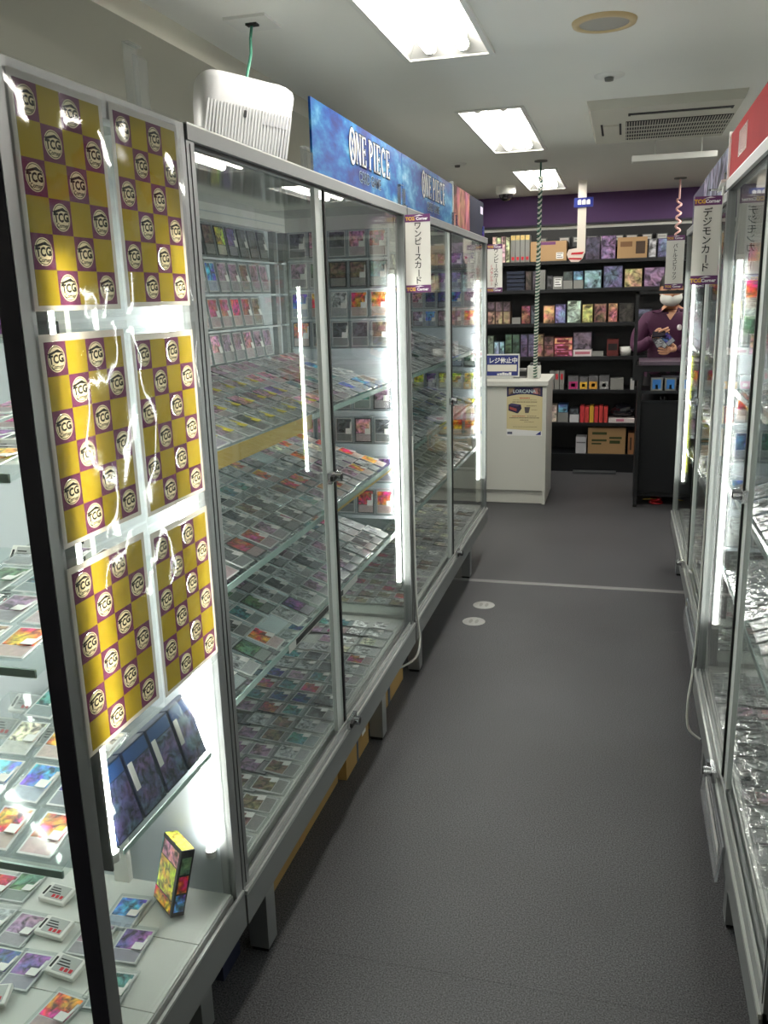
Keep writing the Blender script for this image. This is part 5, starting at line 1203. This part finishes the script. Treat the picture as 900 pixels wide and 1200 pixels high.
# sixth shelf
shelf_box(645, 653, 473, 493, 'white and tan box on the sixth shelf beside the counter', (.76, .70, .62), 5); 
r = shelf_box(653.5, 666, 482, 493, 'white tray holding blue packs on the sixth shelf', WC, 5, 'tray', 'white_tray', None, .12, dark=False); shelf_box(654, 665.5, 472, 481.5, 'bright blue packs standing in a white tray, sixth shelf', (.22, .42, .72), 5, z_off=r[4] + .0005)
r = shelf_box(667.5, 678.5, 484, 493, 'pale tray under a dark box on the sixth shelf', (.78, .78, .80), 5, 'tray', 'white_tray', None, .12, dark=False); shelf_box(668, 678, 477, 483.5, 'dark slate box in a pale tray on the sixth shelf', (.30, .32, .40), 5, z_off=r[4] + .0005)
for i in range(6):
    shelf_box(679.6 + i * 5.55, 684.7 + i * 5.55, 474 + (i % 2), 493, '%s booklet spine on the sixth shelf, %s from the left' % ('yellow' if i == 2 else 'red', ORD[i + 1]), (.85, .65, .22) if i == 2 else (.78, .22 + .03 * (i % 3), .24), 5, 'booklet', 'booklet', None, .14, 'red and yellow booklets', dark=False)
r = shelf_box(713, 743.5, 488.5, 493, 'white magazine lying on the sixth shelf', (.84, .80, .82), 5, 'magazine', 'magazine', None, .2, dark=False); label_on(r, .3, .6, .3, .9, mat('magazine_pink', (.75, .45, .55)), 'printed_patch')
b = MB(); c_ = at(730, 478, 7.53); r4 = random.Random(3)
V = []; F = []; nu, nv = 14, 8
for j in range(nv + 1):
    for i in range(nu):
        a = 2 * math.pi * i / nu; v = -1 + 2 * j / nv; rr = math.sqrt(max(0, 1 - v * v)); k_ = 1 + r4.uniform(-.16, .16)
        V.append((c_.x + 0.095 * rr * math.cos(a) * k_, 7.57 + 0.07 * rr * math.sin(a) * k_, r[4] + .06 + 0.066 * v * (1 if v > 0 else .85)))
F = [(j * nu + i, j * nu + (i + 1) % nu, (j + 1) * nu + (i + 1) % nu, (j + 1) * nu + i) for j in range(nv) for i in range(nu)]
b.mesh(V, F, 0, False); tag(b.build('plastic_bag', mat('bag_black_film', (.10, .10, .13), rough=.18, coat=.8)), 'crumpled dark plastic bag lying on the white magazine', 'bag')
# bottom shelf
r = shelf_box(674.5, 687, 512, 531, 'small white lidded box on the bottom shelf', (.74, .74, .76), 6, front=None, dark=False); label_on(r, .05, .95, .62, .7, mat('lid_line_grey', (.45, .45, .47)), 'lid_gap')
r = shelf_box(688.6, 733.5, 501.5, 531, 'kraft carton with dark green print on the bottom shelf', (.64, .51, .34), 6, 'carton', 'cardboard_carton', None, .26, dark=False)
PG = mat('carton_green_print', (.22, .26, .12))
for u0, u1, v0, v1 in ((.11, .50, .74, .84), (.10, .50, .48, .56), (.10, .36, .36, .42), (.57, .90, .58, .66), (.58, .86, .40, .52)): label_on(r, u0, u1, v0, v1, PG, 'printed_mark')
r = shelf_box(735.5, 743.5, 506, 530.5, 'narrow brown carton on the bottom shelf by the desk', (.60, .42, .28), 6, 'carton', 'cardboard_carton', None, .2, dark=False); label_on(r, .3, .6, .2, .8, mat('print_dark_brown', (.25, .18, .12)), 'printed_block')
b = MB(); a, d = at(671, 546, SY - .12), at(722, 546, SY - .12); b.box((a.x, SY - .10, 0.002), (d.x, SY - .015, 0.02)); tag(b.build('flat_pack', mat('flat_pack_grey', (.30, .31, .32), rough=.3)), 'grey flat package on the floor under the black shelving', 'package')

# ------------------------------------------------------------------ black desk with partition frame
DX0, DX1, DY0, DY1 = 0.125, 0.62, 6.25, 6.62
t = thing('work_desk', 'black work desk on casters with a slim partition frame', 'desk', (0.37, 6.43, 0))
b = MB(); b.box((DX0 - 0.008, DY0 - 0.04, 0.035), (DX0 + 0.018, DY1, 1.00)); b.build('side_panel', BLKF, t)
b = MB(); b.box((DX1 - .018, DY0, 0.035), (DX1, DY1, 1.00)); b.build('side_panel', BLKF, t)
b = MB(); b.box((DX0, DY0 - .02, 1.00), (DX1, DY1, 1.025)); b.build('worktop', mat('desk_top_plum', (.36, .31, .36), rough=.35), t, bevel=.002)
b = MB(); b.box((DX0 + .018, DY0, 0.955), (DX1 - .018, DY0 + .02, 1.0)); b.build('apron', BLKF, t)
b = MB(); b.box((DX0 + .018, DY0, 0.805), (DX1 - .018, DY1, 0.825)); b.build('shelf', mat('desk_shelf_grey', (.16, .17, .19), rough=.4), t)
b = MB(); b.box((DX0 + .018, DY0 + .02, 0.10), (DX1 - .018, DY0 + .038, 0.745)); dr = b.build('cabinet_door', mat('desk_door_black', (.075, .08, .095), rough=.35), t, bevel=.004)
b = MB(); b.box((DX0 + .018, DY0 + .01, 0.745), (DX1 - .018, DY0 + .036, 0.755)); b.build('edge_strip', mat('shelf_edge_dark', (.13, .14, .16)), t)
b = MB(); hx = DX0 + .16; b.tube([(hx - .012, DY0 - .004, .785), (hx - .012, DY0 - .012, .765), (hx + .012, DY0 - .012, .765), (hx + .012, DY0 - .004, .785)], .003, 6); b.build('hook', mat('shelf_edge_dark', (.13, .14, .16)), t)
b = MB(); b.box((DX0 + .018, DY0 + .03, 0.07), (DX1 - .018, DY1, 0.10)); b.build('bottom_board', BLKF, t)
for x in (DX0 + .005, DX1 - .01):
    for y in (DY0 - .02, DY1 - .05):
        b = MB(); b.cyl((x - .012, y, .022), (x + .012, y, .022), .022, 14); b.box((x - .006, y - .008, .022), (x + .006, y + .008, .05)); b.build('caster', BLACK, t)
b = MB(); b.box((DX0 - .045, DY0 - .04, 1.0), (DX0 - .022, DY0 - .022, 1.50)); b.box((DX0 - .045, DY0 - .04, .90), (DX0 - .004, DY0 - .022, 1.0)); b.build('partition_post', BLKF, t)
b = MB(); b.box((DX0 - .045, DY0 - .04, 1.474), (DX1, DY0 - .022, 1.496)); b.build('partition_rail', BLKF, t)
for i, (xa, xb) in enumerate(((762.5, 777), (779, 793))):
    r = shelf_box(xa, xb, 440, 455, 'small white box with blue print under the desk top, %s' % ('left one' if i == 0 else 'right one'), WC, 0, 'box', 'white_box', None, .12, 'white and blue boxes in the desk', z_off=.8255, Y=DY0 + .01, dark=False)
    label_on(r, .14, .86, .14, .86, mat('box_sky_blue', (.20, .48, .78)), 'blue_print'); label_on(r, .40, .60, .14, .45, TAGW, 'white_mark')
b = MB(); b.box((DX0 + .08, DY0 + .03, .90), (DX1 - .08, DY0 + .25, .915)); b.box((DX0 + .15, DY0 + .06, .915), (DX1 - .1, DY0 + .2, .925), 1)
tag(b.build('keyboard_tray', [mat('tray_dark_grey', (.20, .20, .24)), mat('tray_light_grey', (.50, .50, .55))]), 'dark tray with papers just under the desk top', 'tray')
b = MB()
for k in range(5):
    b.tube([(0.20 + .035 * math.cos(a_) * (4 - .3 * k) / 3 + .08, 6.36 + .05 * math.sin(a_ + k) + .01 * k, .010 + .006 * k) for a_ in [q_ * .5 for q_ in range(14)]], .006, 6, 0)
b.tube([(0.19, 6.35, .03), (0.24, 6.33, .042), (0.28, 6.36, .035)], .004, 6, 1)
tag(b.build('cable_bundle', [mat('cable_red', (.72, .10, .14), rough=.4), YEL]), 'coiled red cable on the floor under the black desk', 'cable')

# ------------------------------------------------------------------ under the cases, on the floor, on the rails
for i, (ya, yb, x) in enumerate(((1.70, 2.33, -0.825), (2.345, 2.60, -0.80), (2.69, 3.12, -0.805))):
    t = thing('cardboard_carton', 'brown carton under the first left case, %s from the camera' % ORD[i + 1], 'carton', (x - .12, (ya + yb) / 2, 0), 'cartons under the first left case')
    b = MB(); b.box((x - .25, ya, 0), (x, yb, 0.165)); b.build('body', mat('kraft_yellow', (.66, .53, .31), rough=.7, vary=.05), t)
    b = MB(); b.box((x, ya + (yb - ya) * .45, .0), (x + .0008, ya + (yb - ya) * .52, .165)); b.build('blue_band' if i else 'tape', mat('tape_slate', (.24, .30, .40)) if i else mat('tape_tan', (.66, .50, .28)), t)
    if i == 1: b = MB(); b.box((x, ya + .18, .06), (x + .001, ya + .22, .14)); b.build('paper_label', TAGW, t)
b = MB(); b.box((-1.1, 1.48, 0), (-0.82, 1.57, 0.17)); tag(b.build('navy_box', mat('navy_cardboard', (.14, .16, .26), rough=.6)), 'navy box tucked behind the first leg of the left cases', 'box')
for i, (x, y, lb) in enumerate(((-0.615, 4.03, 'farther white round sticker on the dark floor'), (-0.628, 3.80, 'nearer white round sticker on the dark floor'))):
    t = thing('floor_sticker', lb, 'sticker', (x, y, 0), 'round floor stickers')
    b = MB(); b.lathe((x, y, 0), [(0.054, 0.0003), (0.053, 0.0012), (0.0005, 0.0014)], 28); b.build('disc', mat('sticker_white', (.72, .72, .71), rough=.5), t)
    b = MB()
    for sx in (-.014, .014):
        b.poly([(x + sx + .009 * math.cos(a_ * .6), y + .026 * math.sin(a_ * .6), .0017) for a_ in range(10)])
    b.build('foot_marks', mat('sticker_grey', (.60, .60, .58)), t)
POUCH = clear_mat('pouch_plastic', tint=(.86, .88, .90), refl=1.4, rough=.12, haze=.35, hazec=(.72, .74, .78))
for i, (x, ya, yb, lb) in enumerate(((0.268, 1.88, 2.28, 'clear plastic pouch hanging on the near right case rail'), (0.303, 3.12, 3.62, 'clear plastic pouch hanging on the far right case rail'))):
    b = MB(); b.mesh([(x, ya, .245), (x, yb, .245), (x - .012, yb, .15), (x - .012, ya, .15), (x + .004, ya, .245), (x + .004, yb, .245), (x - .006, yb, .15), (x - .006, ya, .15)], [(0, 1, 2, 3), (7, 6, 5, 4), (0, 4, 5, 1), (3, 2, 6, 7), (0, 3, 7, 4), (1, 5, 6, 2)])
    o = b.build('plastic_pouch', POUCH); tag(o, lb, 'pouch', 'plastic pouches on the right rails')
    b = MB(); b.box((x - .0055, ya + .03, .175), (x - .0045, yb - .05, .225)); b.build('paper_insert', TAGW, o) if i == 0 else b.build('paper_insert', mat('insert_grey', (.7, .72, .74)), o)
CABW = mat('cable_white', (.84, .84, .82), rough=.4)
for pts, lb in (([(-0.735, 3.065, 1.0), (-0.733, 3.065, .5), (-.7275, 3.067, .29), (-0.720, 3.07, .20), (-0.728, 3.02, .14), (-0.80, 2.98, .10)], 'white cable down the join of the left cases'),
                ([(0.272, 2.845, 1.79), (0.268, 2.85, 1.70), (0.277, 2.853, 1.5), (0.281, 2.852, .6), (.272, 2.84, .28), (.258, 2.80, .17), (.262, 2.78, .08), (.30, 2.76, .05)], 'white cable down the join of the right cases')):
    b = MB(); P = [Vector(p) for p in pts]; sm = []
    for k in range(len(P) - 1):
        p0 = P[max(k - 1, 0)]; p1 = P[k]; p2 = P[k + 1]; p3 = P[min(k + 2, len(P) - 1)]
        for q in range(5):
            s_ = q / 5; sm.append(0.5 * (2 * p1 + (p2 - p0) * s_ + (2 * p0 - 5 * p1 + 4 * p2 - p3) * s_ ** 2 + (3 * p1 - p0 - 3 * p2 + p3) * s_ ** 3))
    sm.append(P[-1]); b.tube(sm, .0042, 7); tag(b.build('white_cable', CABW), lb, 'cable')

# ------------------------------------------------------------------ the person behind the desk
PX, PY = 0.335, 6.80
SKIN = mat('skin', (.80, .60, .48), rough=.5); SHIRT = mat('plum_shirt', (.30, .13, .26), rough=.7); HAIR = mat('dark_hair', (.09, .07, .065), rough=.45); MASK = mat('mask_white', (.86, .86, .84), rough=.7)
def skinned(name, nodes, edges, mats, parent=None, levels=1, origin=(0, 0, 0)):
    """nodes: [(pos, radius x, radius y)] grown into one surface by the skin modifier, baked to a mesh"""
    o = Vector(origin)
    me = bpy.data.meshes.new(name); me.from_pydata([tuple(Vector(n[0]) - o) for n in nodes], edges, [])
    ob = bpy.data.objects.new(name, me); COL.objects.link(ob)
    md = ob.modifiers.new('skin', 'SKIN'); md.use_smooth_shade = True
    for i, v in enumerate(me.skin_vertices[0].data): v.radius = (nodes[i][1], nodes[i][2]); v.use_root = (i == 0)
    sb = ob.modifiers.new('sub', 'SUBSURF'); sb.levels = sb.render_levels = levels
    dg = bpy.context.evaluated_depsgraph_get(); dg.update()
    m2 = bpy.data.meshes.new_from_object(ob.evaluated_get(dg))
    bpy.data.objects.remove(ob)
    if not isinstance(mats, (list, tuple)): mats = [mats]
    m2.materials.clear()
    for m in mats: m2.materials.append(m)
    for p in m2.polygons: p.material_index = 0; p.use_smooth = True
    m2.name = name
    ob = bpy.data.objects.new(name, m2); COL.objects.link(ob)
    if parent is not None: ob.parent = parent
    return ob
P = thing('person', 'person in a plum shirt and white face mask behind the black desk', 'person', (PX, PY, 0))
O = (PX, PY, 0)
HC = Vector((0.330, PY - 0.10, 1.500))         # head centre, leaning forward a little
# body with clothes colour by region: legs and torso and arms in one surface
nod = [((PX, PY, 0.90), .15, .11), ((PX, PY, 1.05), .15, .105), ((PX - .005, PY - .015, 1.20), .165, .11), ((PX - .005, PY - .04, 1.30), .150, .095), ((PX - .004, PY - .055, 1.345), .075, .07),
       ((PX - .004, PY - .075, 1.405), .052, .055),
       ((PX - .155, PY - .045, 1.285), .068, .068), ((PX - .225, PY - .06, 1.17), .058, .058), ((PX - .235, PY - .10, 1.085), .052, .052), ((PX - .175, PY - .20, 1.115), .042, .042), ((PX - .135, PY - .25, 1.165), .034, .034),
       ((PX + .15, PY - .045, 1.285), .068, .068), ((PX + .215, PY - .06, 1.17), .058, .058), ((PX + .20, PY - .12, 1.08), .052, .052), ((PX + .10, PY - .22, 1.085), .042, .042), ((PX + .045, PY - .255, 1.085), .034, .034),
       ((PX - .09, PY, .80), .10, .10), ((PX - .10, PY - .01, .47), .075, .08), ((PX - .10, PY, .08), .05, .055), ((PX + .09, PY, .80), .10, .10), ((PX + .10, PY - .01, .47), .075, .08), ((PX + .10, PY, .08), .05, .055),
       ((PX - .10, PY - .12, .05), .045, .04), ((PX + .10, PY - .12, .05), .045, .04)]
edg = [(0, 1), (1, 2), (2, 3), (3, 4), (4, 5), (3, 6), (6, 7), (7, 8), (8, 9), (9, 10), (3, 11), (11, 12), (12, 13), (13, 14), (14, 15), (0, 16), (16, 17), (17, 18), (0, 19), (19, 20), (20, 21), (18, 22), (21, 23)]
TROU = mat('dark_trousers', (.09, .09, .11), rough=.8)
body = skinned('body', nod, edg, [SHIRT, SKIN, TROU], P, 2, O)
for p in body.data.polygons:
    c = p.center + Vector(O)
    if c.z < .90: p.material_index = 2
    if c.z > 1.362 and abs(c.x - PX) < .09: p.material_index = 1
# open collar: a V of skin below the throat, laid on the shirt, with two flaps
_bt = BVHTree.FromPolygons([v.co + Vector(O) for v in body.data.vertices], [tuple(p.vertices) for p in body.data.polygons])
def on_body(x, z, off):
    h = _bt.ray_cast(Vector((x, PY - .6, z)), Vector((0, 1, 0)))
    return Vector((x, (h[0].y if h[0] is not None else PY - .09) - off, z))
b = MB(); K = 8; cx_ = PX - .004
rowsv = [[on_body(cx_ + (u / K - .5) * 2 * (.004 + .052 * j / 6), 1.290 + .080 * j / 6, .003) for u in range(K + 1)] for j in range(7)]
for j in range(6):
    for u in range(K): b.poly([rowsv[j][u], rowsv[j][u + 1], rowsv[j + 1][u + 1], rowsv[j + 1][u]], 0, True)
b.build('open_neck', SKIN, P)
for s_ in (-1, 1):
    b = MB(); L_ = [on_body(cx_ + s_ * (.002 + .054 * j / 6), 1.288 + .086 * j / 6, .006) for j in range(7)]; R_ = [on_body(cx_ + s_ * (.012 + .072 * j / 6), 1.288 + .072 * j / 6, .005) for j in range(7)]
    for j in range(6): q = [L_[j], R_[j], R_[j + 1], L_[j + 1]]; b.poly(q); b.poly(list(reversed(q)))
    b.build('collar', mat('plum_collar', (.26, .11, .23), rough=.7), P)
# head
def blob(mb, c, f, nu=28, nv=18, mi=0):
    V = []
    for j in range(nv + 1):
        th = math.pi * j / nv
        for i in range(nu):
            ph_ = 2 * math.pi * i / nu
            d = Vector((math.sin(th) * math.cos(ph_), math.sin(th) * math.sin(ph_), -math.cos(th))); V.append(Vector(c) + f(d))
    mb.mesh(V, [(j * nu + i, j * nu + (i + 1) % nu, (j + 1) * nu + (i + 1) % nu, (j + 1) * nu + i) for j in range(nv) for i in range(nu)], mi, True)
HR = Matrix.Rotation(math.radians(12), 3, 'X') @ Matrix.Rotation(math.radians(4), 3, 'Z')
def head_f(d):
    x, y, z = d.x * .074, d.y * .094, d.z * .115
    if d.z < 0: k = 1 + d.z * .22; x *= k; y *= (1 + d.z * .10)
    if d.y < -.6 and abs(d.x) < .3:  # nose and brow
        y -= .016 * max(0, 1 - abs(d.x) / .22) * max(0, 1 - abs(d.z + .22) / .22)
    if d.y < -.5 and abs(d.z - .08) < .12 and .2 < abs(d.x) < .6: y += .006
    return HR @ Vector((x, y, z))
b = MB(); blob(b, HC, head_f)
hd = b.build('head', SKIN, P)
b = MB()
for s_ in (-1, 1):
    ec = HC + HR @ Vector((s_ * .031, -.084, .010)); b.lathe(tuple(ec), [(0.0005, -.006), (.010, -.004), (.012, 0), (.010, .004), (.0005, .006)], 12)
b.build('eyes', mat('eye_dark', (.10, .08, .07), rough=.2), hd)
b = MB()
for s_ in (-1, 1):
    c_ = HC + HR @ Vector((s_ * .076, .0, -.005)); blob(b, c_, lambda d: Vector((d.x * .008, d.y * .020, d.z * .030)), 12, 8)
b.build('ear', SKIN, hd)
b = MB()
for s_ in (-1, 1):
    q = [HR @ Vector((s_ * u, -.094 + abs(u - .03) * .35, .034 + v)) + HC for u, v in ((.014, .0), (.048, .004), (.048, .010), (.014, .008))]; b.poly(q); b.poly(list(reversed(q)))
b.build('eyebrow', HAIR, hd)
r5 = random.Random(9)
def hair_f(d):
    x, y, z = d.x * .085, d.y * .104, d.z * .130
    k = 1 + .035 * math.sin(17 * d.x + 5 * d.z) * math.cos(13 * d.y)
    return HR @ (Vector((x, y + .006, z + .004)) * k)
V = MB(); blob(V, HC, hair_f, 36, 24)
keep = []
for f, m_, s_ in zip(V.f, V.m, V.sm):
    c = sum((Vector(V.v[i]) for i in f), Vector()) / len(f) - HC; c = HR.transposed() @ c
    fr = c.y < -.02
    lim = .040 + .018 * math.sin(40 * c.x) if fr else (-.015 if c.y < .03 else -.085)
    if c.z > lim: keep.append(f)
hb = MB(); hb.v = V.v; hb.f = keep; hb.m = [0] * len(keep); hb.c = [None] * len(keep); hb.sm = [True] * len(keep)
hb.build('hair', HAIR, P)
def mask_f(d):
    return HR @ Vector((d.x * .080, d.y * .112 + .004, d.z * .062))
V = MB(); blob(V, HC + HR @ Vector((0, 0, -.055)), mask_f, 28, 14)
keep = [f for f in V.f if (HR.transposed() @ (sum((Vector(V.v[i]) for i in f), Vector()) / len(f) - HC)).y < -.012]
mb_ = MB(); mb_.v = V.v; mb_.f = keep; mb_.m = [0] * len(keep); mb_.c = [None] * len(keep); mb_.sm = [True] * len(keep)
mk = mb_.build('face_mask', MASK, P)
b = MB()
for s_ in (-1, 1):
    b.tube([HC + HR @ Vector((s_ * .074, -.03, -.03)), HC + HR @ Vector((s_ * .082, .0, -.005)), HC + HR @ Vector((s_ * .082, .012, .02))], .0015, 5)
b.build('ear_loop', MASK, mk)
b = MB(); c_ = Vector((PX + .055, PY - .152, 1.235)); b.cyl(c_, c_ + Vector((.01, -.008, .001)), .020, 20); b.build('round_badge', mat('badge_white', (.88, .86, .86), rough=.3), P)
# hands: palm and separate fingers, one skinned surface each
def hand(wrist, palm_dir, across, up, curl, label):
    w_ = Vector(wrist); d = Vector(palm_dir).normalized(); a = Vector(across).normalized(); u = Vector(up).normalized()
    nd = [(w_, .024, .020), (w_ + d * .035, .030, .017), (w_ + d * .062, .034, .015)]; ed = [(0, 1), (1, 2)]
    for k, (off, L_) in enumerate(((-.030, .066), (-.010, .076), (.010, .072), (.029, .056))):
        base = w_ + d * .072 + a * off; i0 = len(nd)
        nd.append((base, .0098, .0098)); cur = base; ang = curl[0]
        for s_ in range(3):
            seg = L_ * (.42, .33, .25)[s_]; cur = cur + (d * math.cos(ang) - u * math.sin(ang)) * seg; nd.append((cur, .0088 - .0009 * s_, .0088 - .0009 * s_)); ang += curl[1]
        ed += [(2, i0), (i0, i0 + 1), (i0 + 1, i0 + 2), (i0 + 2, i0 + 3)]
    i0 = len(nd); b0 = w_ + d * .022 - a * .028
    nd += [(b0, .013, .012), (b0 + d * .028 - a * .018 - u * .006, .0115, .011), (b0 + d * .052 - a * .012 - u * .016, .0095, .009)]
    ed += [(1, i0), (i0, i0 + 1), (i0 + 1, i0 + 2)]
    return skinned('hand', nd, ed, SKIN, P, 1, O)
hand((PX - .130, PY - .258, 1.172), (.75, -.55, .25), (.05, .35, -.9), (-.45, -.75, -.30), (.35, .55), 'r')
hand((PX + .040, PY - .260, 1.087), (-.85, -.45, -.05), (-.25, .3, -.8), (.35, -.85, -.2), (.4, .5), 'l')
# what the hands hold
c_ = Vector((PX - .085, PY - .318, 1.195))
Mh = frame((.95, -.15, .1), (.1, .75, .6), c_)
b = MB(); b.box((-.045, -.03, 0), (.045, .03, .008), 0, Mh); b.box((-.043, -.028, .008), (.043, .028, .0085), 1, Mh); tag(b.build('handheld_scanner', [mat('scanner_black', (.06, .06, .07), rough=.25), mat('scanner_screen', (.16, .15, .18), rough=.1)]), 'dark flat device held in the upper hand of the person', 'device')
for i, (off, ang) in enumerate(((-.012, .5), (.032, 1.0), (.060, .75))):
    Mh = frame((math.cos(ang), -.2, math.sin(ang)), (-math.sin(ang), .35, math.cos(ang)), (PX - .05 + off, PY - .315 - .014 * i, 1.108 + .01 * i))
    b = MB(); card_geo(b, Mh, False, True); o = b.build('trading_card', [BORD_L, ART_I, TXT_I, BORD_D]); o.color = s2l(PAL[('charcoal', 'grey', 'navy')[i]]); tag(o, 'sleeved card held above the desk by the person, %s of three' % ORD[i + 1], 'card', 'cards held by the person')
